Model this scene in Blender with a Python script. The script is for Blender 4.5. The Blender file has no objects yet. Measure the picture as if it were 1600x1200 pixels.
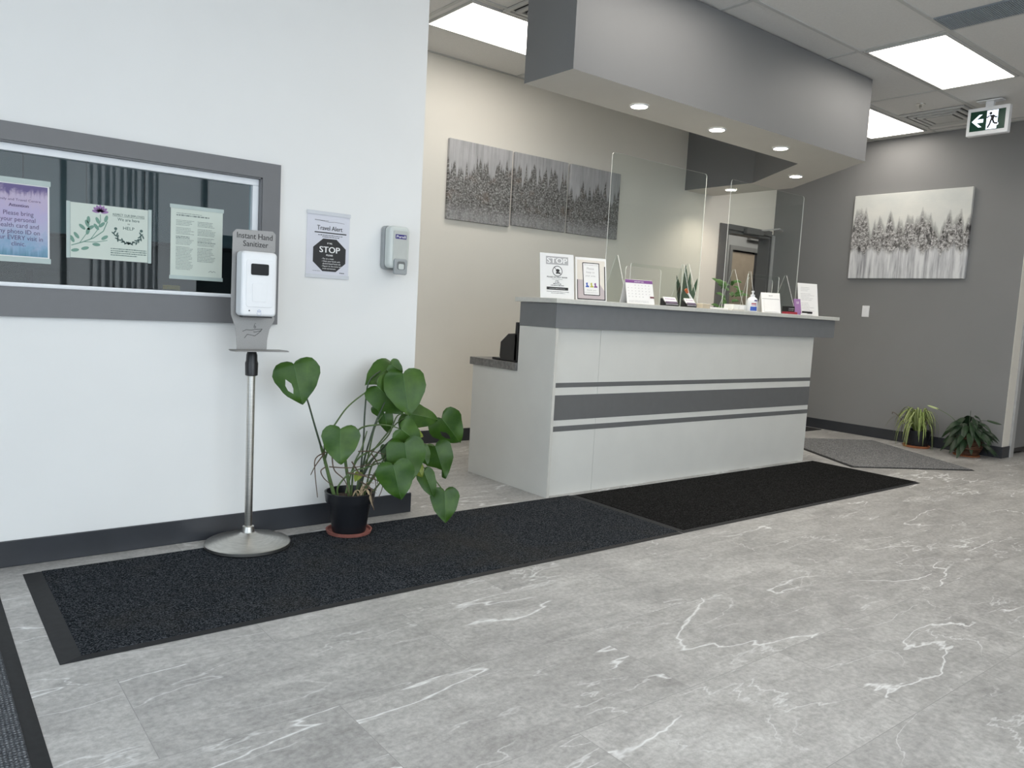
import bpy, bmesh, math, random
from mathutils import Vector, Matrix
C = bpy.context.scene
COL = C.collection
R = random.Random(7)
PI = math.pi

# ------------------------------------------------------------------ camera
def make_camera():
    y, p, r = math.radians(38.418), math.radians(-5.537), math.radians(3.101)
    fwd = Vector((math.sin(y)*math.cos(p), math.cos(y)*math.cos(p), math.sin(p)))
    rt = Vector((math.cos(y), -math.sin(y), 0)); up = rt.cross(fwd)
    r2 = rt*math.cos(r)+up*math.sin(r); u2 = -rt*math.sin(r)+up*math.cos(r)
    cd = bpy.data.cameras.new('camera'); cd.sensor_width = 36; cd.lens = 1208.3/1600*36; cd.clip_start = .02
    co = bpy.data.objects.new('camera', cd); COL.objects.link(co)
    M = Matrix(((r2.x, u2.x, -fwd.x, 0), (r2.y, u2.y, -fwd.y, 0), (r2.z, u2.z, -fwd.z, 1.1), (0, 0, 0, 1)))
    co.matrix_world = M
    C.camera = co
make_camera()
C.view_settings.view_transform = 'Standard'; C.view_settings.look = 'None'
C.view_settings.gamma = 1; C.view_settings.use_curve_mapping = False
C.view_settings.exposure = 0.37

# ------------------------------------------------------------------ world and light
W = bpy.data.worlds.new('sky'); C.world = W; W.use_nodes = True
bg = W.node_tree.nodes['Background']; bg.inputs[0].default_value = (.78, .88, 1, 1); bg.inputs[1].default_value = 1.6
def area(name, loc, direction, sx, sy, power, col, spread=PI):
    l = bpy.data.lights.new(name, 'AREA'); l.shape = 'RECTANGLE'; l.size = sx; l.size_y = sy; l.energy = power; l.color = col
    l.spread = spread
    o = bpy.data.objects.new(name, l); COL.objects.link(o); o.location = loc
    o.rotation_euler = Vector(direction).to_track_quat('-Z', 'Z').to_euler()
    return o
# daylight coming in through the glazed shop front behind the camera and the glazed entrance at the left
area('daylight_front', (1.2, -2.45, 1.45), (0, 1, -.12), 4.6, 2.5, 70, (.925, .945, 1))
area('daylight_entrance', (-1.75, .6, 1.4), (1, .15, -.15), 3.6, 2.4, 37, (.82, .88, 1))

# ------------------------------------------------------------------ materials
def nmat(name):
    m = bpy.data.materials.new(name); m.use_nodes = True
    nt = m.node_tree; return m, nt, nt.nodes['Principled BSDF']
def nd(nt, t, **kw):
    n = nt.nodes.new(t)
    for k, v in kw.items(): setattr(n, k, v)
    return n
def lk(nt, a, b): nt.links.new(a, b)
def math_n(nt, op, a, b=None, clamp=False):
    n = nd(nt, 'ShaderNodeMath', operation=op, use_clamp=clamp)
    for i, v in enumerate((a, b)):
        if v is None: continue
        if isinstance(v, (int, float)): n.inputs[i].default_value = v
        else: lk(nt, v, n.inputs[i])
    return n.outputs[0]
def ramp(nt, fac, stops, interp='LINEAR'):
    r = nd(nt, 'ShaderNodeValToRGB'); r.color_ramp.interpolation = interp
    e = r.color_ramp.elements
    while len(e) < len(stops): e.new(.5)
    for k, (p, c) in enumerate(stops):
        e[k].position = p; e[k].color = (*c, 1) if len(c) == 3 else c
    lk(nt, fac, r.inputs[0]); return r.outputs[0]
def noise(nt, vec, scale, detail=3, rough=.5, dist=0, dim='3D'):
    n = nd(nt, 'ShaderNodeTexNoise', noise_dimensions=dim)
    n.inputs['Scale'].default_value = scale; n.inputs['Detail'].default_value = detail
    n.inputs['Roughness'].default_value = rough; n.inputs['Distortion'].default_value = dist
    if vec is not None: lk(nt, vec, n.inputs['Vector'])
    return n.outputs['Fac']
def mapping(nt, vec, scale=(1, 1, 1), loc=(0, 0, 0), rot=(0, 0, 0)):
    m = nd(nt, 'ShaderNodeMapping'); m.inputs['Scale'].default_value = scale
    m.inputs['Location'].default_value = loc; m.inputs['Rotation'].default_value = rot
    lk(nt, vec, m.inputs['Vector']); return m.outputs[0]
def mixc(nt, fac, a, b, mode='MIX'):
    n = nd(nt, 'ShaderNodeMix', data_type='RGBA', blend_type=mode)
    for sock, v in ((n.inputs[0], fac), (n.inputs[6], a), (n.inputs[7], b)):
        if isinstance(v, (int, float)): sock.default_value = v
        elif isinstance(v, tuple): sock.default_value = (*v, 1)
        else: lk(nt, v, sock)
    return n.outputs[2]
def bump(nt, bs, h, strength=.2, dist=.002):
    b = nd(nt, 'ShaderNodeBump'); b.inputs['Strength'].default_value = strength; b.inputs['Distance'].default_value = dist
    lk(nt, h, b.inputs['Height']); lk(nt, b.outputs[0], bs.inputs['Normal'])
def objco(nt): return nd(nt, 'ShaderNodeTexCoord').outputs['Object']
def geoco(nt): return nd(nt, 'ShaderNodeNewGeometry').outputs['Position']

def plain(name, col, rough=.5, metal=0, var=.03, scale=20, spec=.5, bstr=0):
    """a painted or moulded surface with faint procedural variation"""
    m, nt, bs = nmat(name)
    n = noise(nt, objco(nt), scale, 3)
    c0 = tuple(max(0, c*(1-var)) for c in col); c1 = tuple(min(1, c*(1+var)) for c in col)
    lk(nt, ramp(nt, n, [(.3, c0), (.7, c1)]), bs.inputs['Base Color'])
    bs.inputs['Roughness'].default_value = rough; bs.inputs['Metallic'].default_value = metal
    bs.inputs['Specular IOR Level'].default_value = spec
    if bstr: bump(nt, bs, noise(nt, objco(nt), 250, 2), bstr, .0005)
    return m
def emis(name, col, strength, var=0):
    m, nt, bs = nmat(name)
    bs.inputs['Base Color'].default_value = (*col, 1); bs.inputs['Emission Color'].default_value = (*col, 1)
    bs.inputs['Emission Strength'].default_value = strength
    return m
def acrylic(name, tint=(.97, .99, .98), gloss=.9):
    m, nt, bs = nmat(name); nt.nodes.remove(bs)
    out = nt.nodes['Material Output']
    tr = nd(nt, 'ShaderNodeBsdfTransparent'); tr.inputs[0].default_value = (*tint, 1)
    gl = nd(nt, 'ShaderNodeBsdfGlossy'); gl.inputs['Roughness'].default_value = .02; gl.inputs[0].default_value = (gloss,)*3+(1,)
    fr = nd(nt, 'ShaderNodeFresnel'); fr.inputs[0].default_value = 1.45
    bf = nd(nt, 'ShaderNodeNewGeometry').outputs['Backfacing']   # no second reflection from inside the thin sheet
    mx = nd(nt, 'ShaderNodeMixShader'); lk(nt, math_n(nt, 'MULTIPLY', fr.outputs[0], math_n(nt, 'SUBTRACT', 1, bf)), mx.inputs[0]); lk(nt, tr.outputs[0], mx.inputs[1]); lk(nt, gl.outputs[0], mx.inputs[2])
    lk(nt, mx.outputs[0], out.inputs[0]); return m
def edge_mat():  # light gathered at the acrylic edges is painted in as near-white colour
    m, nt, bs = nmat('acrylic edge with painted glow')
    bs.inputs['Base Color'].default_value = (.93, .95, .93, 1); bs.inputs['Roughness'].default_value = .25
    bs.inputs['Alpha'].default_value = .75
    bs.inputs['Subsurface Weight'].default_value = 0
    return m

M = {}
M['white_wall'] = plain('white wall paint', (.80, .805, .80), .62, var=.012, scale=3, bstr=.05)
M['cream_wall'] = plain('warm off white wall paint', (.82, .79, .725), .62, var=.012, scale=3, bstr=.05)
M['grey_wall'] = plain('mid grey wall paint', (.222, .222, .224), .6, var=.02, scale=3, bstr=.05)
M['bulk_grey'] = plain('bulkhead grey paint', (.185, .187, .192), .55, var=.015, scale=3, bstr=.05)
M['bulk_white'] = plain('bulkhead underside paint', (.62, .60, .56), .6, var=.015, scale=3)
M['trim_grey'] = plain('grey window trim paint', (.155, .157, .165), .45, var=.02)
M['alu_white'] = plain('white coated aluminium', (.78, .80, .83), .3, var=.01)
M['baseb'] = plain('charcoal vinyl cove base', (.030, .033, .040), .38, var=.1, scale=8)
M['lam_white'] = plain('white wood grain laminate', (.67, .67, .64), .42, var=.02, scale=6)
M['lam_edge'] = plain('laminate edge band', (.62, .61, .57), .4)
M['desk_grey'] = plain('grey laminate', (.175, .182, .192), .45, var=.03)
M['stripe'] = plain('grey laminate stripe', (.135, .138, .14), .45, var=.03)
M['slab'] = plain('pale stone countertop', (.62, .62, .585), .35, var=.04, scale=60)
M['worktop'] = plain('dark concrete look worktop', (.17, .165, .16), .45, var=.3, scale=50)
M['black'] = plain('black plastic', (.012, .012, .014), .35, var=.1)
M['softblack'] = plain('matt black plastic', (.02, .02, .022), .6, var=.1)
M['rubber'] = plain('black rubber', (.018, .019, .021), .6, var=.15, scale=40, spec=.25)
M['white_plastic'] = plain('white plastic', (.83, .84, .86), .28, var=.01)
M['grey_plastic'] = plain('grey plastic', (.33, .35, .36), .35, var=.02)
M['mint_plastic'] = plain('pale silver plastic', (.60, .64, .62), .28, var=.02)
M['panel_plastic'] = plain('grey front panel plastic', (.50, .52, .50), .38, var=.02)
M['gloss_black'] = plain('glossy black window', (.006, .006, .007), .12, var=.1, spec=.12)
M['paper'] = plain('white paper', (.80, .80, .80), .7, var=.01)
M['paper_blue'] = plain('cool white paper', (.66, .67, .74), .7, var=.01)
M['paper_green'] = plain('pale green tinted paper', (.60, .66, .60), .7, var=.01)
M['ink'] = plain('black ink', (.02, .02, .022), .6)
M['ink_grey'] = plain('grey ink', (.22, .22, .23), .6)
M['ink_lgrey'] = plain('light grey ink', (.42, .42, .43), .6)
M['ink_white'] = plain('white ink', (.85, .85, .85), .6)
M['purple'] = plain('purple print', (.20, .07, .26), .5)
M['dkpurple'] = plain('dark purple print', (.07, .04, .12), .5)
M['mauve'] = plain('mauve print', (.30, .16, .36), .5)
M['teal'] = plain('green leaf print', (.16, .30, .24), .6)
M['dkteal'] = plain('dark green print', (.07, .13, .12), .6)
M['blue'] = plain('blue print', (.03, .09, .42), .5)
M['red'] = plain('red print', (.35, .03, .05), .5)
M['navy'] = plain('navy label', (.03, .02, .20), .3)
M['terra'] = plain('terracotta', (.28, .10, .08), .7, var=.2, scale=30)
M['terra_orange'] = plain('orange terracotta', (.33, .12, .05), .6, var=.2, scale=30)
M['soil'] = plain('potting soil', (.05, .03, .02), .95, var=.6, scale=90)
M['pot_black'] = plain('black glazed pot', (.008, .009, .012), .35, var=.1)
M['stem'] = plain('green petiole', (.08, .13, .04), .5, var=.25, scale=30)
M['stem_dark'] = plain('dark green petiole', (.035, .055, .03), .5, var=.25, scale=30)
M['root'] = plain('brown aerial root', (.11, .075, .05), .8, var=.4, scale=40)
M['dry'] = plain('dry straw leaf', (.42, .32, .20), .8, var=.3, scale=40)
M['steel_frame'] = plain('grey painted steel', (.14, .14, .14), .4)
M['steel_light'] = plain('light grey painted steel', (.42, .42, .42), .4)
M['green_sign'] = plain('dark green sign panel', (.005, .05, .03), .3)
M['sign_lit'] = emis('lit sign white', (.78, .86, 1), 1.0)
M['acrylic'] = acrylic('clear acrylic')
M['glass'] = acrylic('window glass', (.72, .80, .80), .9)
M['edge'] = edge_mat()
M['bottle'] = plain('translucent white bottle', (.72, .75, .78), .25)
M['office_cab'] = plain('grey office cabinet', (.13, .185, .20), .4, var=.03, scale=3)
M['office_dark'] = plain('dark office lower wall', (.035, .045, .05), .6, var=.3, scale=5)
M['yellow'] = plain('yellow plastic', (.50, .34, .05), .5)
M['tan_door'] = plain('tan wood door', (.27, .22, .17), .5, var=.08, scale=10)
M['black_mat'] = plain('black rubber mat', (.01, .01, .011), .8, var=.3, scale=60)
M['fence'] = plain('aluminium mullion', (.30, .32, .34), .4)
M['asphalt'] = plain('asphalt outside', (.20, .20, .21), .9, var=.2)
def blind_mat():
    m, nt, bs = nmat('white translucent fabric blind')
    bs.inputs['Base Color'].default_value = (.8, .82, .84, 1); bs.inputs['Roughness'].default_value = .8
    tl = nd(nt, 'ShaderNodeBsdfTranslucent'); tl.inputs[0].default_value = (.85, .88, .9, 1)
    mx = nd(nt, 'ShaderNodeMixShader'); mx.inputs[0].default_value = .6
    lk(nt, bs.outputs[0], mx.inputs[1]); lk(nt, tl.outputs[0], mx.inputs[2]); lk(nt, mx.outputs[0], nt.nodes['Material Output'].inputs[0])
    return m
M['blind'] = blind_mat()
M['lens'] = emis('downlight lens', (1, .93, .82), 26)
M['seam'] = plain('panel joint shadow gap', (.16, .16, .15), .8)

def brushed():
    m, nt, bs = nmat('brushed stainless steel')
    n = noise(nt, mapping(nt, objco(nt), (6, 6, 160)), 4, 3)
    lk(nt, ramp(nt, n, [(.3, (.50, .49, .46)), (.7, (.63, .615, .58))]), bs.inputs['Base Color'])
    bs.inputs['Metallic'].default_value = 1; bs.inputs['Roughness'].default_value = .30
    bs.inputs['Anisotropic'].default_value = .3
    return m
M['steel'] = brushed()
def plate_mat():
    m, nt, bs = nmat('silver grey coated sheet steel')
    n = noise(nt, objco(nt), 300, 2)
    lk(nt, ramp(nt, n, [(.3, (.27, .265, .26)), (.7, (.31, .305, .30))]), bs.inputs['Base Color'])
    bs.inputs['Metallic'].default_value = .45; bs.inputs['Roughness'].default_value = .42
    return m
M['plate'] = plate_mat()

def floor_mat():
    m, nt, bs = nmat('grey marble look vinyl tile')
    P = geoco(nt)
    br = nd(nt, 'ShaderNodeTexBrick'); br.offset = .5
    lk(nt, P, br.inputs['Vector'])
    br.inputs['Scale'].default_value = 1; br.inputs['Brick Width'].default_value = .92; br.inputs['Row Height'].default_value = .46
    br.inputs['Mortar Size'].default_value = .0012; br.inputs['Mortar Smooth'].default_value = .4; br.inputs['Bias'].default_value = 0
    br.inputs['Color1'].default_value = (0, 0, 0, 1); br.inputs['Color2'].default_value = (1, 1, 1, 1); br.inputs['Mortar'].default_value = (.5, .5, .5, 1)
    tile = br.outputs['Color']; mort = br.outputs['Fac']
    sc = nd(nt, 'ShaderNodeVectorMath', operation='SCALE'); lk(nt, tile, sc.inputs[0]); sc.inputs['Scale'].default_value = 17
    ad = nd(nt, 'ShaderNodeVectorMath', operation='ADD'); lk(nt, P, ad.inputs[0]); lk(nt, sc.outputs[0], ad.inputs[1])
    V = ad.outputs[0]
    cloud = noise(nt, mapping(nt, V, (1, 1.6, 1)), 2.6, 8, .68, .6)
    base = ramp(nt, cloud, [(.30, (.30, .296, .29)), (.5, (.395, .39, .382)), (.72, (.49, .485, .475))])
    grain = noise(nt, V, 55, 4, .7)
    base = mixc(nt, .7, base, ramp(nt, grain, [(.3, (.33, .33, .33)), (.7, (.65, .65, .65))]), 'OVERLAY')
    smear = noise(nt, mapping(nt, V, (1.1, 3.2, 1), (4, 1, 0), (0, 0, .3)), 5, 6, .72, .8)
    base = mixc(nt, .55, base, ramp(nt, smear, [(.32, (.36, .355, .35)), (.5, (.5, .5, .5)), (.68, (.64, .64, .64))]), 'OVERLAY')
    # white veins: thin level lines of a stretched noise, broken up by a second noise
    def vein(rot, sx, sy, scale, width, lo, hi, seed):
        v = mapping(nt, V, (sx, sy, 1), (seed, seed*2, 0), (0, 0, rot))
        n = noise(nt, v, scale, 6, .5, .25)
        d = math_n(nt, 'ABSOLUTE', math_n(nt, 'SUBTRACT', n, .5))
        l = math_n(nt, 'SUBTRACT', 1, math_n(nt, 'DIVIDE', d, width, True), True)
        mk = noise(nt, mapping(nt, V, (1, 1, 1), (seed+5, 3, 1)), 2.3, 2)
        mk = math_n(nt, 'DIVIDE', math_n(nt, 'SUBTRACT', mk, lo), hi-lo, True)
        return math_n(nt, 'MULTIPLY', l, mk)
    v1 = vein(.50, .45, 1.7, 1.1, .0050, .43, .49, 2.3)
    v2 = vein(.15, .5, 2.0, 1.8, .0052, .48, .55, 9.1)
    v3 = vein(1.3, .7, 1.6, 2.4, .006, .55, .63, 14.7)
    vv = math_n(nt, 'MAXIMUM', math_n(nt, 'MAXIMUM', v1, math_n(nt, 'MULTIPLY', v2, .6)), math_n(nt, 'MULTIPLY', v3, .6))
    col = mixc(nt, math_n(nt, 'MULTIPLY', vv, .9), base, (.80, .81, .81))
    tint = ramp(nt, nd_sep(nt, tile), [(0, (.455, .455, .455)), (1, (.53, .53, .53))])
    col = mixc(nt, 1.0, col, tint, 'OVERLAY')
    col = mixc(nt, math_n(nt, 'MULTIPLY', mort, .5), col, (.13, .13, .13))
    lk(nt, col, bs.inputs['Base Color'])
    rr = ramp(nt, cloud, [(.3, (.36,)*3), (.7, (.48,)*3)]); lk(nt, rr, bs.inputs['Roughness'])
    bump(nt, bs, grain, .06, .001)
    return m
def nd_sep(nt, c):
    s = nd(nt, 'ShaderNodeSeparateColor'); lk(nt, c, s.inputs[0]); return s.outputs[0]
M['floor'] = floor_mat()

def carpet(name, stops, scale=260, fine=.6, worn=None, ribs=None):
    m, nt, bs = nmat(name); P = geoco(nt)
    v = nd(nt, 'ShaderNodeTexVoronoi'); v.inputs['Scale'].default_value = scale; lk(nt, P, v.inputs['Vector'])
    f = nd_sep(nt, v.outputs['Color'])
    n2 = noise(nt, P, scale*.35, 3, .8)
    f = math_n(nt, 'ADD', math_n(nt, 'MULTIPLY', f, fine), math_n(nt, 'MULTIPLY', n2, 1-fine))
    col = ramp(nt, f, stops)
    if worn:
        w = noise(nt, P, 1.6, 3, .6); wf = ramp(nt, w, [(.52, (0, 0, 0)), (.72, (1, 1, 1))])
        col = mixc(nt, math_n(nt, 'MULTIPLY', nd_sep(nt, wf), .5), col, worn)
    hgt = f
    if ribs:
        wv = nd(nt, 'ShaderNodeTexWave', bands_direction='Y'); wv.inputs['Scale'].default_value = ribs; wv.inputs['Distortion'].default_value = .4
        lk(nt, P, wv.inputs['Vector'])
        wx = nd(nt, 'ShaderNodeTexWave', bands_direction='X'); wx.inputs['Scale'].default_value = ribs*1.3; wx.inputs['Distortion'].default_value = 1.5
        wx.inputs['Phase Offset'].default_value = 1; lk(nt, P, wx.inputs['Vector'])
        hh = math_n(nt, 'MULTIPLY', wv.outputs['Fac'], wx.outputs['Fac'])
        col = mixc(nt, hh, mixc(nt, .75, col, (.02, .02, .025)), col); hgt = hh
    lk(nt, col, bs.inputs['Base Color']); bs.inputs['Roughness'].default_value = .95; bs.inputs['Specular IOR Level'].default_value = .05
    bump(nt, bs, hgt, .6, .004)
    return m
M['mat_near'] = carpet('charcoal loop pile', [(.25, (.004, .005, .007)), (.5, (.014, .017, .021)), (.75, (.075, .082, .094))], 300, worn=(.045, .042, .035))
M['mat_far'] = carpet('dark charcoal pile', [(.25, (.002, .002, .002)), (.55, (.010, .010, .010)), (.8, (.035, .035, .036))], 230)
M['mat_grey'] = carpet('grey pile', [(.25, (.09, .092, .098)), (.55, (.18, .185, .19)), (.8, (.34, .345, .35))], 200)
M['mat_rib'] = carpet('ribbed grey entrance carpet', [(.25, (.10, .11, .12)), (.55, (.20, .22, .24)), (.8, (.36, .38, .40))], 300, ribs=26)

def ceil_mat():
    m, nt, bs = nmat('ceiling tile'); P = geoco(nt)
    n = noise(nt, P, 90, 4, .7)
    lk(nt, ramp(nt, n, [(.3, (.70, .69, .67)), (.7, (.76, .75, .73))]), bs.inputs['Base Color'])
    bs.inputs['Roughness'].default_value = .9
    bump(nt, bs, n, .2, .001); return m
M['tile'] = ceil_mat()
M['tbar'] = plain('ceiling grid bar', (.55, .55, .535), .5)
def troffer_mat():
    m, nt, bs = nmat('lit acrylic light panel')
    n = noise(nt, geoco(nt), 1.4, 2)
    lk(nt, ramp(nt, n, [(.3, (1, .93, .83)), (.7, (1, .96, .90))]), bs.inputs['Emission Color'])
    bs.inputs['Emission Strength'].default_value = 5.6
    bs.inputs['Base Color'].default_value = (.9, .9, .88, 1)
    return m
M['panel_lit'] = troffer_mat()

def painting(name, axis, flip, seed, kind):
    """abstract impasto picture; u runs along the picture, v up, from generated coordinates"""
    m, nt, bs = nmat(name)
    g = nd(nt, 'ShaderNodeTexCoord').outputs['Generated']
    s = nd(nt, 'ShaderNodeSeparateXYZ'); lk(nt, g, s.inputs[0])
    u = s.outputs[axis]; v = s.outputs[2]
    if flip: u = math_n(nt, 'SUBTRACT', 1, u)
    cx = nd(nt, 'ShaderNodeCombineXYZ'); lk(nt, u, cx.inputs[0]); lk(nt, v, cx.inputs[1]); cx.inputs[2].default_value = seed
    uv = cx.outputs[0]
    def n1(scale, off, detail=2, vs=.0):
        return noise(nt, mapping(nt, uv, (1, vs, 1), (0, 0, off)), scale, detail, .6)
    asp = 1.35 if kind == 'band' else 1.05
    speck = noise(nt, mapping(nt, uv, (asp, 1, 1)), 42, 4, .8, .4)
    blot = noise(nt, mapping(nt, uv, (asp*1.6, .9, 1)), 9, 3, .7)
    streak = noise(nt, mapping(nt, uv, (1, .05, 1), (3, 0, 0)), 26, 4, .7)
    soft = noise(nt, uv, 3, 3, .6)
    if kind == 'forest':
        def ridge(n, k): return math_n(nt, 'SUBTRACT', 1, math_n(nt, 'MULTIPLY', math_n(nt, 'ABSOLUTE', math_n(nt, 'SUBTRACT', n, .5)), k), True)
        top = math_n(nt, 'ADD', .50, math_n(nt, 'ADD', math_n(nt, 'MULTIPLY', ridge(n1(5.5, 1, 1), 9), .24), math_n(nt, 'MULTIPLY', ridge(n1(15, 2, 1), 7), .15)))
        top = math_n(nt, 'ADD', top, math_n(nt, 'MULTIPLY', math_n(nt, 'SUBTRACT', n1(45, 3, 1), .5), .25))
        d = math_n(nt, 'SUBTRACT', top, v)
        d = math_n(nt, 'ADD', d, math_n(nt, 'MULTIPLY', math_n(nt, 'SUBTRACT', speck, .5), .12))
        mask = math_n(nt, 'MULTIPLY', d, 22, True)
        sky = ramp(nt, streak, [(.3, (.30, .30, .31)), (.5, (.44, .44, .455)), (.72, (.60, .60, .62))])
        sky = mixc(nt, .35, sky, ramp(nt, soft, [(.3, (.36, .36, .37)), (.7, (.56, .56, .57))]))
        fo = ramp(nt, speck, [(.38, (.02, .019, .018)), (.47, (.10, .095, .09)), (.54, (.28, .275, .27)), (.62, (.62, .62, .62))])
        fo = mixc(nt, .3, fo, ramp(nt, blot, [(.35, (.07, .065, .06)), (.65, (.34, .34, .335))]))
        wm = math_n(nt, 'MULTIPLY', n1(22, 5, 2), math_n(nt, 'MULTIPLY', math_n(nt, 'SUBTRACT', .22, v), 7, True))
        fo = mixc(nt, math_n(nt, 'MULTIPLY', wm, 1.1, True), fo, (.40, .40, .41))
        edge = math_n(nt, 'SUBTRACT', 1, math_n(nt, 'MULTIPLY', math_n(nt, 'ABSOLUTE', math_n(nt, 'SUBTRACT', d, .03)), 18, True))
        fo = mixc(nt, math_n(nt, 'MULTIPLY', edge, .45), fo, (.07, .06, .055))
        warm = math_n(nt, 'MULTIPLY', math_n(nt, 'SUBTRACT', noise(nt, uv, 6, 2), .58), 5, True)
        fo = mixc(nt, math_n(nt, 'MULTIPLY', warm, .4), fo, (.22, .15, .11))
        col = mixc(nt, mask, sky, fo)
    else:
        top = math_n(nt, 'ADD', math_n(nt, 'ADD', .36, math_n(nt, 'MULTIPLY', math_n(nt, 'SUBTRACT', n1(5, 7, 1), .45), .45)), math_n(nt, 'MULTIPLY', math_n(nt, 'POWER', math_n(nt, 'ADD', math_n(nt, 'MULTIPLY', n1(14, 1, 1), 1), math_n(nt, 'MULTIPLY', n1(34, 2, 1), .3)), 1.6), .55))
        bot = math_n(nt, 'ADD', .12, math_n(nt, 'MULTIPLY', n1(13, 4, 3), .34))
        j = math_n(nt, 'MULTIPLY', math_n(nt, 'SUBTRACT', speck, .5), .10)
        du = math_n(nt, 'ADD', math_n(nt, 'SUBTRACT', top, v), j)
        dl = math_n(nt, 'ADD', math_n(nt, 'SUBTRACT', v, bot), j)
        mask = math_n(nt, 'MULTIPLY', math_n(nt, 'MULTIPLY', du, 22, True), math_n(nt, 'MULTIPLY', dl, 16, True))
        sky = ramp(nt, soft, [(.3, (.60, .62, .60)), (.7, (.72, .72, .68))])
        low = ramp(nt, streak, [(.32, (.26, .26, .28)), (.46, (.50, .51, .53)), (.60, (.70, .71, .72))])
        bgc = mixc(nt, math_n(nt, 'MULTIPLY', math_n(nt, 'SUBTRACT', .5, v), 10, True), sky, low)
        fo = ramp(nt, speck, [(.36, (.05, .047, .045)), (.47, (.20, .195, .19)), (.55, (.42, .41, .41)), (.66, (.74, .74, .73))])
        dk = math_n(nt, 'MULTIPLY', math_n(nt, 'SUBTRACT', noise(nt, mapping(nt, uv, (asp*2.4, .9, 1)), 11, 2, .6), .57), 16, True)
        fo = mixc(nt, math_n(nt, 'MULTIPLY', dk, .8), fo, (.02, .02, .02))
        halo = math_n(nt, 'MULTIPLY', math_n(nt, 'SUBTRACT', .07, math_n(nt, 'ABSOLUTE', du)), 12, True)
        bgc = mixc(nt, math_n(nt, 'MULTIPLY', halo, .8), bgc, (.20, .20, .20))
        col = mixc(nt, mask, bgc, fo)
    lk(nt, col, bs.inputs['Base Color']); bs.inputs['Roughness'].default_value = .6
    bump(nt, bs, speck, .5, .003)
    return m

def leafmat(name, a, b, rough=.42):
    m, nt, bs = nmat(name)
    n = noise(nt, objco(nt), 14, 3, .6)
    lk(nt, ramp(nt, n, [(.3, a), (.7, b)]), bs.inputs['Base Color'])
    bs.inputs['Roughness'].default_value = rough; bs.inputs['Specular IOR Level'].default_value = .4
    return m
M['leaf'] = leafmat('monstera leaf', (.020, .066, .006), (.052, .120, .013))
M['leaf_yellow'] = leafmat('yellowing leaf', (.16, .22, .03), (.25, .30, .04))
M['midrib'] = leafmat('leaf midrib', (.07, .16, .045), (.10, .20, .06))
M['lily_leaf'] = leafmat('dark lily leaf', (.008, .024, .010), (.022, .05, .020))
M['spider_leaf'] = leafmat('variegated green leaf', (.15, .22, .045), (.30, .36, .12), .5)
M['spider_stripe'] = leafmat('cream leaf stripe', (.42, .46, .22), (.52, .56, .30), .5)
M['snake_leaf'] = leafmat('snake plant leaf', (.018, .05, .025), (.035, .08, .04), .4)
M['desk_leaf'] = leafmat('light green leaf', (.06, .15, .04), (.12, .24, .07), .5)
def wicker():
    m, nt, bs = nmat('brown woven wicker')
    P = objco(nt)
    wv = nd(nt, 'ShaderNodeTexWave', bands_direction='Z'); wv.inputs['Scale'].default_value = 22; wv.inputs['Distortion'].default_value = 2; wv.inputs['Detail'].default_value = 3
    lk(nt, P, wv.inputs['Vector'])
    lk(nt, ramp(nt, wv.outputs['Fac'], [(.2, (.012, .006, .004)), (.6, (.10, .04, .02)), (.9, (.20, .085, .04))]), bs.inputs['Base Color'])
    bs.inputs['Roughness'].default_value = .5; bump(nt, bs, wv.outputs['Fac'], .8, .006); return m
M['wicker'] = wicker()
def watercolour():
    m, nt, bs = nmat('purple and blue watercolour paper')
    g = nd(nt, 'ShaderNodeTexCoord').outputs['Generated']
    s = nd(nt, 'ShaderNodeSeparateXYZ'); lk(nt, g, s.inputs[0])
    n = noise(nt, mapping(nt, g, (1, 1, 1.3)), 4, 4, .65, .6)
    f = math_n(nt, 'ADD', math_n(nt, 'MULTIPLY', s.outputs[2], .8), math_n(nt, 'MULTIPLY', n, .5))
    c = ramp(nt, f, [(.18, (.16, .33, .42)), (.35, (.22, .36, .52)), (.55, (.42, .44, .60)), (.75, (.45, .40, .60)), (.92, (.50, .42, .56)), (1.0, (.14, .11, .26))])
    st = noise(nt, mapping(nt, g, (9, 9, .8)), 3, 3, .6)
    top = math_n(nt, 'MULTIPLY', math_n(nt, 'SUBTRACT', math_n(nt, 'ADD', s.outputs[2], math_n(nt, 'MULTIPLY', st, .35)), 1.02), 8, True)
    bot = math_n(nt, 'MULTIPLY', math_n(nt, 'SUBTRACT', .28, math_n(nt, 'ADD', s.outputs[2], math_n(nt, 'MULTIPLY', st, .35))), 8, True)
    c = mixc(nt, math_n(nt, 'MULTIPLY', top, .7), c, (.13, .10, .24)); c = mixc(nt, math_n(nt, 'MULTIPLY', bot, .6), c, (.05, .17, .24))
    lk(nt, c, bs.inputs['Base Color']); bs.inputs['Roughness'].default_value = .6; return m
M['watercolour'] = watercolour()

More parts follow.
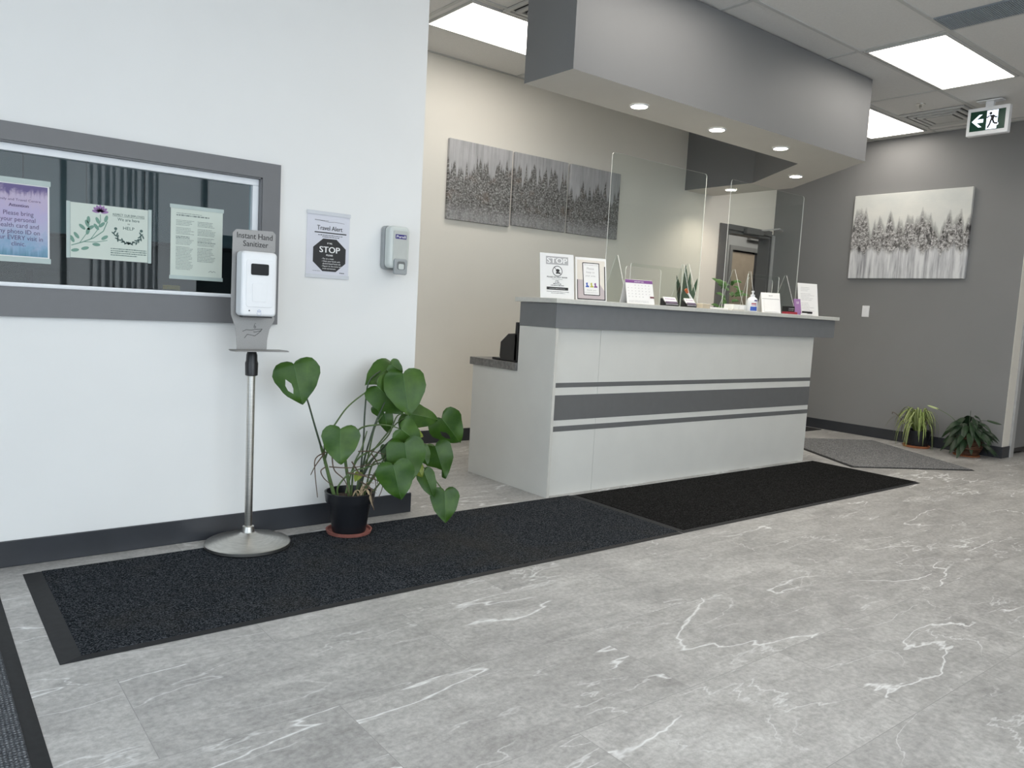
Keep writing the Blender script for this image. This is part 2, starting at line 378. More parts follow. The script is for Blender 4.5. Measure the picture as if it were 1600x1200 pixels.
# ------------------------------------------------------------------ mesh helpers
ORG = {}
class MB:
    def __init__(s, mx=None): s.v = []; s.f = []; s.m = []; s.mx = mx; s.cur = 0
    def add(s, vs, fs):
        n = len(s.v)
        for p in vs:
            p = Vector(p); s.v.append(s.mx @ p if s.mx else p)
        for f in fs: s.f.append([i+n for i in f]); s.m.append(s.cur)
    def box(s, x0, x1, y0, y1, z0, z1):
        s.add([(x0, y0, z0), (x1, y0, z0), (x1, y1, z0), (x0, y1, z0), (x0, y0, z1), (x1, y0, z1), (x1, y1, z1), (x0, y1, z1)],
              [(0, 3, 2, 1), (4, 5, 6, 7), (0, 1, 5, 4), (1, 2, 6, 5), (2, 3, 7, 6), (3, 0, 4, 7)]); return s
    def prism(s, pts, d0, d1, plane='xy'):
        """closed outline extruded; plane xy -> along z, xz -> along y, yz -> along x"""
        f3 = {'xy': lambda a, b, c: (a, b, c), 'xz': lambda a, b, c: (a, c, b), 'yz': lambda a, b, c: (c, a, b)}[plane]
        n = len(pts)
        vs = [f3(a, b, d0) for a, b in pts]+[f3(a, b, d1) for a, b in pts]
        fs = [list(range(n))[::-1], list(range(n, 2*n))]+[(i, (i+1) % n, n+(i+1) % n, n+i) for i in range(n)]
        s.add(vs, fs); return s
    def lathe(s, prof, c=(0, 0, 0), n=40, cap=True):
        vs = []; fs = []
        for r, z in prof:
            for k in range(n):
                a = 2*PI*k/n; vs.append((c[0]+r*math.cos(a), c[1]+r*math.sin(a), c[2]+z))
        for i in range(len(prof)-1):
            for k in range(n):
                fs.append((i*n+k, i*n+(k+1) % n, (i+1)*n+(k+1) % n, (i+1)*n+k))
        if cap:
            fs.append(list(range(n))[::-1]); fs.append([(len(prof)-1)*n+k for k in range(n)])
        s.add(vs, fs); return s
    def tube(s, pts, r, n=8, r1=None):
        pts = [Vector(p) for p in pts]; r1 = r if r1 is None else r1
        vs = []; fs = []; N = len(pts)
        t0 = (pts[1]-pts[0]).normalized(); a = t0.orthogonal().normalized()
        for i, p in enumerate(pts):
            t = (pts[min(i+1, N-1)]-pts[max(i-1, 0)]).normalized()
            a = (a-t*a.dot(t)).normalized(); b = t.cross(a)
            rr = r+(r1-r)*i/(N-1)
            for k in range(n):
                an = 2*PI*k/n; vs.append(p+(a*math.cos(an)+b*math.sin(an))*rr)
        for i in range(N-1):
            for k in range(n): fs.append((i*n+k, i*n+(k+1) % n, (i+1)*n+(k+1) % n, (i+1)*n+k))
        fs.append(list(range(n))[::-1]); fs.append([(N-1)*n+k for k in range(n)])
        s.add(vs, fs); return s
    def build(s, name, mats, parent=None, smooth=False, bevel=0, seg=2, kind=None):
        o0 = ORG.get(parent.name, Vector()) if parent else Vector()
        me = bpy.data.meshes.new(name)
        me.from_pydata([tuple(v-o0) for v in s.v], [], s.f)
        if not isinstance(mats, (list, tuple)): mats = [mats]
        for m in mats: me.materials.append(m)
        for p, mi in zip(me.polygons, s.m): p.material_index = min(mi, len(mats)-1); p.use_smooth = smooth
        bm = bmesh.new(); bm.from_mesh(me); bmesh.ops.recalc_face_normals(bm, faces=bm.faces); bm.to_mesh(me); bm.free()
        me.update()
        o = bpy.data.objects.new(name, me); COL.objects.link(o)
        if parent: o.parent = parent
        ORG[o.name] = o0.copy()
        if bevel:
            b = o.modifiers.new('bevel', 'BEVEL'); b.width = bevel; b.segments = seg; b.limit_method = 'ANGLE'; b.angle_limit = .6
        if smooth:
            try: me.shade_smooth(); 
            except Exception: pass
            e = o.modifiers.new('split', 'EDGE_SPLIT'); e.split_angle = math.radians(40)
        if kind: o['kind'] = kind
        return o
def tag(o, label, cat, group=None, kind=None):
    if label: o['label'] = label
    if cat: o['category'] = cat
    if group: o['group'] = group
    if kind: o['kind'] = kind
    return o
def thing(name, label, cat, loc=(0, 0, 0), rot=(0, 0, 0), group=None, local=False):
    o = bpy.data.objects.new(name, None); COL.objects.link(o); o.empty_display_size = .05
    o.location = loc; o.rotation_euler = rot
    ORG[o.name] = Vector((0, 0, 0)) if local else Vector(loc)
    return tag(o, label, cat, group)
def rrect(x0, x1, z0, z1, r, n=5):
    out = []
    for cx, cz, a0 in ((x1-r, z1-r, 0), (x0+r, z1-r, PI/2), (x0+r, z0+r, PI), (x1-r, z0+r, 1.5*PI)):
        for k in range(n+1):
            a = a0+PI/2*k/n; out.append((cx+r*math.cos(a), cz+r*math.sin(a)))
    return out
def spline(pts, n=6):
    pts = [Vector(p) for p in pts]; out = []
    for i in range(len(pts)-1):
        p0 = pts[max(i-1, 0)]; p1 = pts[i]; p2 = pts[i+1]; p3 = pts[min(i+2, len(pts)-1)]
        for k in range(n):
            t = k/n; out.append(.5*((2*p1)+(p2-p0)*t+(2*p0-5*p1+4*p2-p3)*t*t+(3*p1-p0-3*p2+p3)*t**3))
    out.append(pts[-1]); return out
TX = {}
def textgeo(body, size, align):
    k = (body, align)
    if k not in TX:
        c = bpy.data.curves.new('t', 'FONT'); c.body = body; c.size = 1; c.align_x = align; c.resolution_u = 3
        o = bpy.data.objects.new('t', c); COL.objects.link(o)
        bpy.context.view_layer.update()
        dg = bpy.context.evaluated_depsgraph_get(); me = bpy.data.meshes.new_from_object(o.evaluated_get(dg))
        TX[k] = ([v.co.copy() for v in me.vertices], [tuple(p.vertices) for p in me.polygons])
        bpy.data.objects.remove(o); bpy.data.meshes.remove(me); bpy.data.curves.remove(c)
    return TX[k]
def txt(mb, body, x, y, size, align='CENTER', lift=0, wid=None, bold=0):
    """letters laid in the builder's own x-y plane, facing +z; wid stretches the line to that width"""
    vs, fs = textgeo(body, size, align)
    sx = size
    if wid and vs:
        w = max(v.x for v in vs)-min(v.x for v in vs); sx = wid/w if w else size
    offs = [(0, 0)] if not bold else [(0, 0), (bold, 0), (-bold, 0)]
    for k, (ox, oy) in enumerate(offs):
        mb.add([(x+v.x*sx+ox, y+v.y*size+oy, lift+k*.00004) for v in vs], fs)
def bar(mb, x0, x1, y0, y1, lift=0): mb.add([(x0, y0, lift), (x1, y0, lift), (x1, y1, lift), (x0, y1, lift)], [(0, 1, 2, 3)])
def scribble(mb, x0, x1, y, h, rnd, lift=0):
    """a line of print too small to read: short marks"""
    x = x0
    while x < x1:
        w = rnd.uniform(.5, 2.6)*h; e = min(x+w, x1); bar(mb, x, e, y, y+h*rnd.uniform(.7, 1), lift); x = e+h*.45
def disc(mb, x, y, rx, ry, lift=0, n=20, rot=0):
    pts = []
    for k in range(n):
        a = 2*PI*k/n; px, py = rx*math.cos(a), ry*math.sin(a)
        pts.append((x+px*math.cos(rot)-py*math.sin(rot), y+px*math.sin(rot)+py*math.cos(rot), lift))
    mb.add(pts, [list(range(n))])
def ring(mb, x, y, r0, r1, lift=0, n=28):
    vs = [(x+r*math.cos(2*PI*k/n), y+r*math.sin(2*PI*k/n), lift) for r in (r0, r1) for k in range(n)]
    mb.add(vs, [(k, (k+1) % n, n+(k+1) % n, n+k) for k in range(n)])
def line(mb, pts, w, lift=0):
    for (x0, y0), (x1, y1) in zip(pts[:-1], pts[1:]):
        d = Vector((x1-x0, y1-y0)); L = d.length or 1e-6; n = Vector((-d.y, d.x))/L*w/2
        mb.add([(x0+n.x, y0+n.y, lift), (x1+n.x, y1+n.y, lift), (x1-n.x, y1-n.y, lift), (x0-n.x, y0-n.y, lift)], [(0, 1, 2, 3)])
def poly(mb, pts, lift=0): mb.add([(a, b, lift) for a, b in pts], [list(range(len(pts)))])
def face_front(x, y, z):   # text plane facing -Y at world point (x, y, z)
    return Matrix(((1, 0, 0, x), (0, 0, -1, y), (0, 1, 0, z), (0, 0, 0, 1)))
def face_left(x, y, z):    # facing -X
    return Matrix(((0, 0, -1, x), (-1, 0, 0, y), (0, 1, 0, z), (0, 0, 0, 1)))

# ------------------------------------------------------------------ the setting
H = 2.985; YL = 3.47; XE = 2.097; YB = 5.17; XR = 7.74; YR = 2.645
def S(name, mb, mats, **kw): return mb.build(name, mats, kind='structure', **kw)
S('floor', MB().box(-1.6, 11.3, -2.3, 8.6, -.1, 0), M['floor'])
S('floor_outside', MB().box(-12, 16, -16, -2.32, -.16, -.06).box(-12, -1.62, -2.32, 8, -.16, -.06), M['asphalt'])
# front left wall with the office window opening (opening x -.60..1.27, z 1.077..1.62)
WX0, WX1, WZ0, WZ1 = -.62, 1.268, 1.077, 1.618
w = MB(); w.box(-1.6, WX0, YL, YL+.12, 0, H).box(WX1, XE, YL, YL+.12, 0, H).box(WX0, WX1, YL, YL+.12, 0, WZ0).box(WX0, WX1, YL, YL+.12, WZ1, H)
w.box(XE-.12, XE, YL+.12, YB+.12, 0, H)
S('wall_left', w, M['white_wall'])
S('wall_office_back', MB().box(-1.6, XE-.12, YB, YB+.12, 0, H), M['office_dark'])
# back wall with the doorway (x 6.86..7.68, z 0..2.09)
DX0, DX1, DZ = 6.90, 7.69, 2.085
S('wall_back', MB().box(XE, DX0, YB, YB+.12, 0, H).box(DX0, DX1, YB, YB+.12, DZ, H).box(DX1, XR+.1, YB, YB+.12, 0, H), M['cream_wall'])
S('wall_right', MB().box(XR, XR+.12, YR+.0, YB, 0, H), M['grey_wall'])
# return wall beside the right-hand door (faces the waiting room); door opening x 7.98..8.95
S('wall_right_return', MB().box(XR+.0005, XR+.12, YR-.003, YR-.0002, 0, H).box(XR+.1202, 7.915, YR-.003, YR+.12, 0, H).box(8.95, 11.3, YR-.003, YR+.12, 0, H).box(7.915, 8.95, YR-.003, YR+.12, 2.13, H).box(7.88, 9.0, YR+.125, YR+.15, 0, 2.3), M['cream_wall'])
S('wall_far_right', MB().box(11.2, 11.3, -2.3, YR, 0, H), M['grey_wall'])
# glazed shop front behind the camera
w = MB(); w.box(4.2, 11.3, -2.3, -2.18, 0, H).box(-1.6, 4.2, -2.3, -2.18, 2.75, H).box(-1.6, 4.2, -2.3, -2.18, 0, .12)
S('wall_front', w, M['white_wall'])
w = MB(); w.box(-1.6, -1.5, -2.3, -1.2, 0, H).box(-1.6, -1.5, 2.6, YL, 0, H).box(-1.6, -1.5, -1.2, 2.6, 2.6, H)
S('wall_entrance_side', w, M['white_wall'])
# corridor behind the doorway
w = MB(); w.box(6.5, 6.6, YB+.12, 7.0, 0, 2.7).box(11.2, 11.3, YB+.12, 7.0, 0, 2.7).box(6.5, 9.22, 6.8, 6.9, 0, 2.7).box(9.98, 11.3, 6.8, 6.9, 0, 2.7).box(9.22, 9.98, 6.8, 6.9, 2.10, 2.7).box(9.1, 10.1, 6.9, 6.95, 0, 2.7)
w.box(XR+.1, 11.3, YB, YB+.12, 0, 2.7)
S('wall_corridor', w, M['grey_wall'])
# ceiling with tiles and T bars
S('ceiling', MB().box(-1.6, 11.3, -2.3, YB+.12, H, H+.08), M['tile'])
S('ceiling_corridor', MB().box(6.5, 11.3, YB+.12, 6.9, 2.7, 2.78), M['tile'])
gb = MB(); GY = [2.33+.585*k for k in range(-7, 5)]; GX = [5.19+1.22*k for k in range(-5, 5)]
for y in GY: gb.box(-1.5, 11.2 if y < YR else XR, y-.012, y+.012, H-.006, H)
for x in GX: gb.box(x-.012, x+.012, -2.18, YB if x < XR else YR, H-.0055, H)
gb.box(XE, XR, YB-.02, YB, H-.006, H).box(XR-.02, XR, YR, YB, H-.006, H)
S('trim_1', gb, M['tbar'])

# window in the left wall
tr = MB(); d0, d1 = YL-.018, YL-.0005
tr.box(WX0-.08, WX1+.082, d0, d1, WZ1, WZ1+.067).box(WX0-.08, WX1+.082, d0, d1, WZ0-.106, WZ0).box(WX1, WX1+.082, d0, d1, WZ0, WZ1).box(WX0-.08, WX0, d0, d1, WZ0, WZ1)
S('trim_2', tr, M['trim_grey'])
rv = MB(); rv.box(WX1-.006, WX1, YL-.01, YL+.06, WZ0, WZ1).box(WX0, WX0+.006, YL-.01, YL+.06, WZ0, WZ1).box(WX0, WX1, YL-.01, YL+.06, WZ1-.006, WZ1).box(WX0, WX1, YL-.01, YL+.06, WZ0, WZ0+.006)
S('trim_3', rv, M['trim_grey'])
win = tag(MB().box(WX0+.03, WX1-.035, YL+.033, YL+.038, WZ0+.02, WZ1-.03).build('window_1', M['glass']), None, None, kind='structure')
fr = MB(); a0, a1, b0, b1 = WX0+.006, WX1-.006, WZ0+.006, WZ1-.006
fr.box(a0, a1, YL+.012, YL+.055, b1-.028, b1).box(a0, a1, YL+.012, YL+.055, b0, b0+.016).box(a1-.027, a1, YL+.012, YL+.055, b0+.016, b1-.028).box(a0, a0+.027, YL+.012, YL+.055, b0+.016, b1-.028)
fr.box(a0, a1, YL+.004, YL+.02, b0, b0+.009)
fr.build('window_frame', M['alu_white'], win, bevel=.002)

# baseboards
def baseboard(name, boxes):
    b = MB()
    for x0, x1, y0, y1 in boxes: b.box(x0, x1, y0, y1, 0, .104)
    S(name, b, M['baseb'], bevel=.003)
baseboard('baseboard_left', [(-1.5, XE+.009, YL-.009, YL-.0005), (XE+.0005, XE+.009, YL, YB-.009)])
baseboard('baseboard_back', [(XE+.009, DX0-.17, YB-.009, YB-.0005)])
baseboard('baseboard_right', [(XR-.009, XR-.0005, YR-.011, YB-.009), (XR-.009, 7.905, YR-.012, YR-.0035)])

# bulkhead over the desk: an L with a diagonal corner, grey sides and a pale underside
outer = [(2.79, 3.146), (5.83, 3.146), (6.605, 4.25), (6.605, YB-.0005), (6.165, YB-.0005), (6.165, 4.375), (5.62, 3.585), (2.79, 3.555)]
zb = 2.37
b = MB(); n = len(outer)
b.add([(x, y, zb) for x, y in outer]+[(x, y, H-.0065) for x, y in outer], [(i, (i+1) % n, n+(i+1) % n, n+i) for i in range(n)]+[list(range(n, 2*n))])
b.cur = 1; b.add([(x, y, zb) for x, y in outer], [list(range(n))])
S('trim_4', b, [M['bulk_grey'], M['bulk_white']])

# doorway frame in the back wall
b = MB(); b.box(DX0-.135, DX0, YB-.02, YB-.0005, 0, DZ+.03).box(DX0, DX1, YB-.02, YB-.0005, DZ-.02, DZ+.035).box(DX1, XR-.001, YB-.02, YB-.0005, 0, DZ-.0)
b.box(DX0, DX0+.03, YB, YB+.14, 0, DZ-.02).box(DX1-.02, DX1, YB, YB+.14, 0, DZ-.02).box(DX0+.03, DX1-.02, YB, YB+.14, DZ-.05, DZ-.02)
S('trim_5', b, M['steel_frame'])
S('trim_6', MB().box(DX1+.002, XR-.003, YB-.032, YB-.0205, .1, DZ-.01), M['steel_light'])
cl = thing('door_closer', 'grey door closer arm mounted at the top of the back doorway frame', 'door closer', (7.30, YB-.05, 2.07))
MB().box(7.16, 7.46, YB-.07, YB-.02, 2.045, 2.10).build('closer_body', M['steel_frame'], cl, bevel=.006)
MB().tube([(7.44, YB-.05, 2.10), (7.55, YB-.20, 2.125), (7.72, YB-.13, 2.12)], .009).build('arm', M['steel_light'], cl)
# far corridor door
d2 = tag(MB().box(9.24, 9.80, 6.825, 6.865, .01, 2.08).build('door_2', M['tan_door'], bevel=.002), None, None, kind='structure')
b = MB(); b.box(9.16, 9.22, 6.785, 6.86, 0, 2.16).box(9.98, 10.04, 6.785, 6.86, 0, 2.16).box(9.22, 9.98, 6.785, 6.86, 2.10, 2.16)
b.build('door_frame', M['steel_frame'], d2)
MB().box(9.80, 9.98, 6.83, 6.86, .01, 2.10).build('side_panel', M['softblack'], d2)
MB().tube([(9.72, 6.79, 1.02), (9.62, 6.785, 1.02)], .01).build('door_handle', M['steel_light'], d2)
c2 = thing('door_closer', 'grey closer box on the corridor wall above the tan door', 'door closer', (9.78, 6.79, 2.29))
MB().box(9.55, 10.05, 6.74, 6.80, 2.26, 2.33).build('closer_body', M['steel_frame'], c2, bevel=.006)
MB().tube([(9.9, 6.76, 2.26), (9.9, 6.74, 2.22)], .02).build('arm', M['steel_light'], c2)
# right-hand door
d3 = tag(MB().box(7.985, 8.89, YR+.03, YR+.075, .06, 2.09).build('door_3', M['grey_wall'], bevel=.002), None, None, kind='structure')
b = MB(); b.box(7.905, 7.975, YR-.022, YR+.09, 0, 2.16).box(8.9, 8.97, YR-.022, YR+.09, 0, 2.16).box(7.975, 8.9, YR-.022, YR+.09, 2.10, 2.16)
b.build('door_frame', M['steel_light'], d3)
MB().box(7.98, 8.89, YR+.035, YR+.07, .02, .06).build('door_sweep', M['black'], d3)
MB().tube([(8.80, YR-.03, 1.0), (8.70, YR-.03, 1.0)], .011).tube([(8.80, YR-.03, 1.0), (8.80, YR+.03, 1.0)], .011).build('door_handle', M['steel'], d3)

# glazing behind the camera (seen only in reflections and from other positions)
g = tag(MB().box(-1.5, 4.2, -2.26, -2.25, .12, 2.75).build('window_2', M['acrylic']), None, None, kind='structure')
b = MB()
for x in (-1.5, -.1, 1.3, 2.7, 4.15): b.box(x, x+.05, -2.29, -2.19, .12, 2.75)
b.box(-1.5, 4.2, -2.29, -2.19, .9, .95).box(-1.5, 4.2, -2.29, -2.19, .12, .17).box(-1.5, 4.2, -2.29, -2.19, 2.7, 2.75)
b.build('window_frame', M['fence'], g)
g = tag(MB().box(-1.56, -1.55, -1.2, 2.6, .02, 2.6).build('door_4', M['acrylic']), None, None, kind='structure')
b = MB()
for y in (-1.2, 0, .05, .95, 1.0, 1.9, 2.55): b.box(-1.6, -1.5, y, y+.05, .0, 2.6)
b.box(-1.6, -1.5, -1.2, 2.6, 2.1, 2.16)
b.build('door_frame', M['fence'], g)
bl = MB()
for k in range(10):
    x = 1.55+k*.07; bl.box(x, x+.014+.01*(k % 3), -2.135, -2.05, .3, 2.6)
S('blind_1', bl, M['blind'])

# office behind the window
for k, x in enumerate((-.10, .20, .505, .795, 1.09, 1.475-.1, 1.66)):
    pass
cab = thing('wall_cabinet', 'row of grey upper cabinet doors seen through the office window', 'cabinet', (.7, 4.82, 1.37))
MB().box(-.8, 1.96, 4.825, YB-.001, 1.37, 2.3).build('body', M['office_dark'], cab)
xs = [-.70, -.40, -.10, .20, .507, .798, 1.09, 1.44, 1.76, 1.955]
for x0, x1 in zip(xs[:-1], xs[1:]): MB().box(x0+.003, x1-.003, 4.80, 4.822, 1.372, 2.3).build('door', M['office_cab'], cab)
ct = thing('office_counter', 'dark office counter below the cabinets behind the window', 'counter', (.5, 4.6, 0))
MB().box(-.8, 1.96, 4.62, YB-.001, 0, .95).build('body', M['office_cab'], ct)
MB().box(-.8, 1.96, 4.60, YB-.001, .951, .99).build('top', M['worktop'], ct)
mo = thing('office_chair', 'dark rounded office chair back behind the window, below the sheets', 'chair', (1.0, 4.1, .74))
MB().prism(rrect(.88, 1.15, .70, 1.105, .06), 4.15, 4.20, 'xz').build('backrest', M['softblack'], mo, bevel=.008)
MB().box(.98, 1.04, 4.18, 4.22, .4, .8).build('column', M['softblack'], mo)
MB().prism(rrect(.85, 1.18, 3.95, 4.3, .05), .42, .48, 'xy').build('seat', M['softblack'], mo)
MB().lathe([(.25, 0), (.25, .03), (.03, .06), (.03, .42)], (1.01, 4.15, 0), 16).build('base', M['softblack'], mo)
tag(MB().box(1.175, 1.25, 4.66, 4.74, .99, 1.13).build('yellow_box', M['yellow'], bevel=.004), 'small yellow container on the office counter behind the window', 'box')
for k in range(5):
    x = -.3+k*.21; hh = .20+.02*(k*7 % 5)
    labs = ['tall', 'short', 'middle', 'wide', 'dark']
    tag(MB().box(x, x+.17, 4.74, 5.0, .99, .99+hh*.7).build('document_tray', M['softblack'], bevel=.003), 'dark document tray on the office counter behind the window glass', 'tray', 'document trays on the office counter')

cr = thing('corridor_fill_light', 'fill light panel added to brighten the corridor beyond the back doorway', 'ceiling light', (8.6, 6.1, 2.69))  # added panel that brightens the otherwise unlit corridor
# ------------------------------------------------------------------ ceiling fittings
def troffer(x0, x1, y0, y1, lab):
    t = thing('ceiling_light', lab, 'ceiling light', ((x0+x1)/2, (y0+y1)/2, H-.01))
    m_ = .016
    MB().box(x0+m_, x1-m_, y0+m_, y1-m_, H-.010, H-.002).build('diffuser', M['panel_lit'], t)
    MB().box(x0, x1, y0, y0+m_, H-.013, H-.001).box(x0, x1, y1-m_, y1, H-.013, H-.001).box(x0, x0+m_, y0+m_, y1-m_, H-.013, H-.001).box(x1-m_, x1, y0+m_, y1-m_, H-.013, H-.001).build('frame', M['tbar'], t)
troffer(5.215, 6.395, 2.355, 2.885, 'lit rectangular ceiling light panel at the right, nearest the exit sign and fully in view')
troffer(6.43, 7.61, 3.53, 4.07, 'lit ceiling light panel partly hidden behind the bulkhead near the grey wall')
troffer(2.80, 3.95, 4.13, 4.68, 'lit ceiling light panel at the left of the bulkhead, above the three canvases')
troffer(2.77, 3.95, 2.355, 2.885, 'lit ceiling light panel in front of the bulkhead, above the top of the picture')
for i, (x, y) in enumerate(((.34, .60), (2.78, .60), (5.22, .60), (8.88, 1.185), (5.22, -1.155), (.34, -1.155))):  # out-of-view panels added to light the room evenly
    troffer(x, x+1.18, y, y+.53, ['added out-of-view fill light panel over the entrance mat', 'added out-of-view fill light panel over the waiting area, left', 'added out-of-view fill light panel over the waiting area, middle', 'added out-of-view fill light panel in front of the right hand door',
            'added out-of-view fill light panel by the front wall', 'added out-of-view fill light panel by the shop window'][i])
DL = [(3.547, 3.375, 'leftmost downlight in the underside of the grey bulkhead'), (4.312, 3.378, 'second downlight from the left in the bulkhead underside'),
      (5.048, 3.372, 'third downlight from the left in the bulkhead underside'), (6.075, 3.885, 'downlight in the diagonal corner of the bulkhead underside'),
      (6.36, 4.76, 'rear downlight of the bulkhead, near the back doorway')]
for x, y, lab in DL:
    t = thing('downlight', lab, 'downlight', (x, y, zb))
    MB().lathe([(.060, -.001), (.060, -.006), (.050, -.008), (.050, -.001)], (x, y, zb), 32, cap=False).build('trim_ring', M['white_plastic'], t, smooth=True)
    MB().lathe([(.049, -.006), (.040, -.008), (.02, -.009)], (x, y, zb), 28).build('lens', M['lens'], t, smooth=True)
    l = bpy.data.lights.new('downlight_lamp', 'SPOT'); l.energy = 14; l.spot_size = 2.3; l.spot_blend = .7; l.color = (1, .88, .72); l.shadow_soft_size = .045
    o = bpy.data.objects.new('downlight_lamp', l); COL.objects.link(o); o.parent = t; o.location = (0, 0, -.02)

def rvent(name, x0, x1, y0, y1, lab):
    t = thing(name, lab, 'vent', ((x0+x1)/2, (y0+y1)/2, H-.01))
    MB().box(x0, x1, y0, y1, H-.009, H-.001).build('frame', M['vent'], t)
    b = MB(); k = 0; y = y0+.012
    while y < y1-.012:
        b.box(x0+.012, x1-.012, y, y+.004, H-.013, H-.009); y += .012
    b.build('grille', M['vent_bar'], t)
M['vent'] = plain('vent backing', (.22, .25, .28), .6); M['vent_bar'] = plain('vent bar', (.38, .42, .46), .5)
MB().box(7.2, 10.4, 5.75, 6.35, 2.688, 2.697).build('diffuser', M['panel_lit'], cr)
MB().box(7.17, 10.43, 5.72, 6.38, 2.6975, 2.6995).build('frame', M['tbar'], cr)
rvent('return_vent', 4.93, 5.175, 1.76, 2.315, 'bluish grey perforated return air grille in the ceiling at the top right corner')
def plaque(cx, cy, lab, s=.27):
    t = thing('ceiling_diffuser', lab, 'air diffuser', (cx, cy, H-.01))
    b = MB()
    for k in range(3):
        r1 = s-.055*k; r0 = r1-.03
        z1 = H-.001-.006*k; z0 = z1-.016
        for (ax0, ax1, ay0, ay1) in ((-r1, r1, -r1, -r0), (-r1, r1, r0, r1), (-r1, -r0, -r0, r0), (r0, r1, -r0, r0)):
            b.box(cx+ax0, cx+ax1, cy+ay0, cy+ay1, z0, z1)
    b.build('louvres', M['tbar'], t, bevel=.003)
    MB().box(cx-s, cx+s, cy-s, cy+s, H-.003, H-.0008).build('backing', M['softblack'], t)
    MB().box(cx-.11, cx+.11, cy-.11, cy+.11, H-.03, H-.018).build('plate', M['tbar'], t, bevel=.003)
plaque(7.22, 3.21, 'square ceiling air diffuser between the exit sign and the sprinkler')
plaque(3.30, 3.85, 'square louvred air diffuser in the ceiling left of the bulkhead')
sp = thing('fire_sprinkler', 'small chrome fire sprinkler head hanging from the ceiling near the exit sign', 'sprinkler', (6.72, 3.19, H))
MB().lathe([(.038, 0), (.036, -.006), (.014, -.009)], (6.72, 3.19, H), 20).build('escutcheon', M['steel'], sp)
MB().lathe([(.010, -.009), (.010, -.03), (.004, -.032), (.004, -.05)], (6.72, 3.19, H), 14).build('body', M['steel'], sp)
MB().lathe([(.006, -.05), (.024, -.05), (.024, -.053), (.004, -.053)], (6.72, 3.19, H), 16).build('deflector', M['steel'], sp)

# exit sign (faces -X)
ex = thing('exit_sign', 'white framed green running man exit sign with left arrow hanging from the ceiling', 'exit sign', (6.92, 2.73, H))
y0, y1, z0, z1 = 2.575, 2.885, 2.706, 2.926
MB().box(6.90, 6.955, y0, y1, z0, z1).build('housing', M['white_plastic'], ex, bevel=.006)
MB().box(6.91, 6.945, 2.70, 2.76, z1-.002, H-.014).box(6.885, 6.97, 2.635, 2.825, H-.014, H-.0062).build('canopy', M['white_plastic'], ex, bevel=.003)
MB().box(6.898, 6.8999, y0+.026, y1-.026, z0+.034, z1-.03).build('sign_face', M['green_sign'], ex)
b = MB(face_left(6.8972, 2.730, 2.818)); # x to the viewer's right (-Y), y up; face 0.258 x 0.156
poly(b, [(-.118, 0), (-.062, .052), (-.062, .030), (-.066, .018)]); 
b = MB(face_left(6.8972, 2.730, 2.818))
poly(b, [(-.116, 0), (-.062, .050), (-.038, .050), (-.078, .014), (-.030, .014), (-.030, -.014), (-.078, -.014), (-.038, -.050), (-.062, -.050)])
poly(b, [(-.006, .074), (.076, .074), (.076, -.026), (.084, -.03), (.084, -.045), (.072, -.05), (.072, -.074), (-.006, -.074)])
b.build('arrow_and_doorway', M['sign_lit'], ex)
b = MB(face_left(6.8964, 2.730, 2.818))
disc(b, .022, .050, .011, .011)
poly(b, [(.012, .036), (.045, .036), (.052, .026), (.046, -.006), (.024, -.006), (.026, .02)])
line(b, [(.014, .032), (-.004, .018), (-.010, .026)], .009); line(b, [(.044, .032), (.064, .012), (.072, .020)], .009)
line(b, [(.028, 0), (.022, -.030), (.006, -.062)], .013); line(b, [(.040, -.002), (.052, -.030), (.078, -.034)], .013)
b.build('running_figure', M['ink'], ex)

# light switch on the right wall
sw = thing('light_switch', 'white light switch plate on the dark grey right wall', 'switch', (XR, 4.015, 1.27))
MB().box(XR-.007, XR-.0005, 3.978, 4.052, 1.213, 1.327).build('plate', M['white_plastic'], sw, bevel=.002)
MB().box(XR-.012, XR-.007, 3.998, 4.032, 1.235, 1.305).build('rocker', M['white_plastic'], sw, bevel=.002)

# ------------------------------------------------------------------ paintings
for k, (x0, x1) in enumerate(((3.340, 3.956), (3.984, 4.574), (4.606, 5.222))):
    o = MB().box(x0, x1, YB-.030, YB-.001, 1.772 + .018*min(k, 1), 2.385).build('canvas_painting', painting('grey forest canvas %d' % k, 0, False, 3.1+5*k, 'forest'), bevel=.004)
    tag(o, ['leftmost of the three grey tree-line canvases on the cream back wall', 'middle one of the three grey tree-line canvases on the cream back wall',
            'rightmost of the three grey tree-line canvases, partly behind the clear screen'][k], 'painting', 'triptych on the back wall')
o = MB().box(XR-.038, XR-.001, 3.10, 4.222, 1.602, 2.438).build('canvas_painting', painting('black and white treeline canvas', 1, True, 8.3, 'band'), bevel=.003)
tag(o, 'large black and white abstract tree-line canvas alone on the dark grey wall', 'painting')

# ------------------------------------------------------------------ reception desk
rd = thing('reception_desk', 'white reception desk with grey stripes and a grey fascia under the counter', 'desk', (4.36, 3.6, 0))
X0, X1 = 2.97, 5.762; YF = 3.395
side = [(3.368, 0), (4.17, 0), (4.17, .722), (3.70, .722), (3.70, 1.003), (3.368, 1.003)]
MB().prism(side, X0, X0+.022, 'yz').build('side_panel', [M['lam_white']], rd, bevel=.001)
MB().box(X0+.001, X0+.021, 3.362, 3.3679, 0, 1.003).build('edge_band', M['lam_edge'], rd)
MB().prism([(3.396, 0), (4.17, 0), (4.17, .722), (3.70, .722), (3.70, 1.003), (3.396, 1.003)], X1-.022, X1, 'yz').build('side_panel', M['lam_white'], rd, bevel=.001)
MB().box(X0+.0225, 3.366, YF, YF+.018, 0, 1.003).build('front_panel', M['lam_white'], rd)
MB().box(3.368, X1, YF, YF+.018, 0, 1.003).build('front_panel', M['lam_white'], rd)
MB().box(3.365, 3.369, YF+.005, YF+.017, 0, 1.0).build('joint', M['seam'], rd)
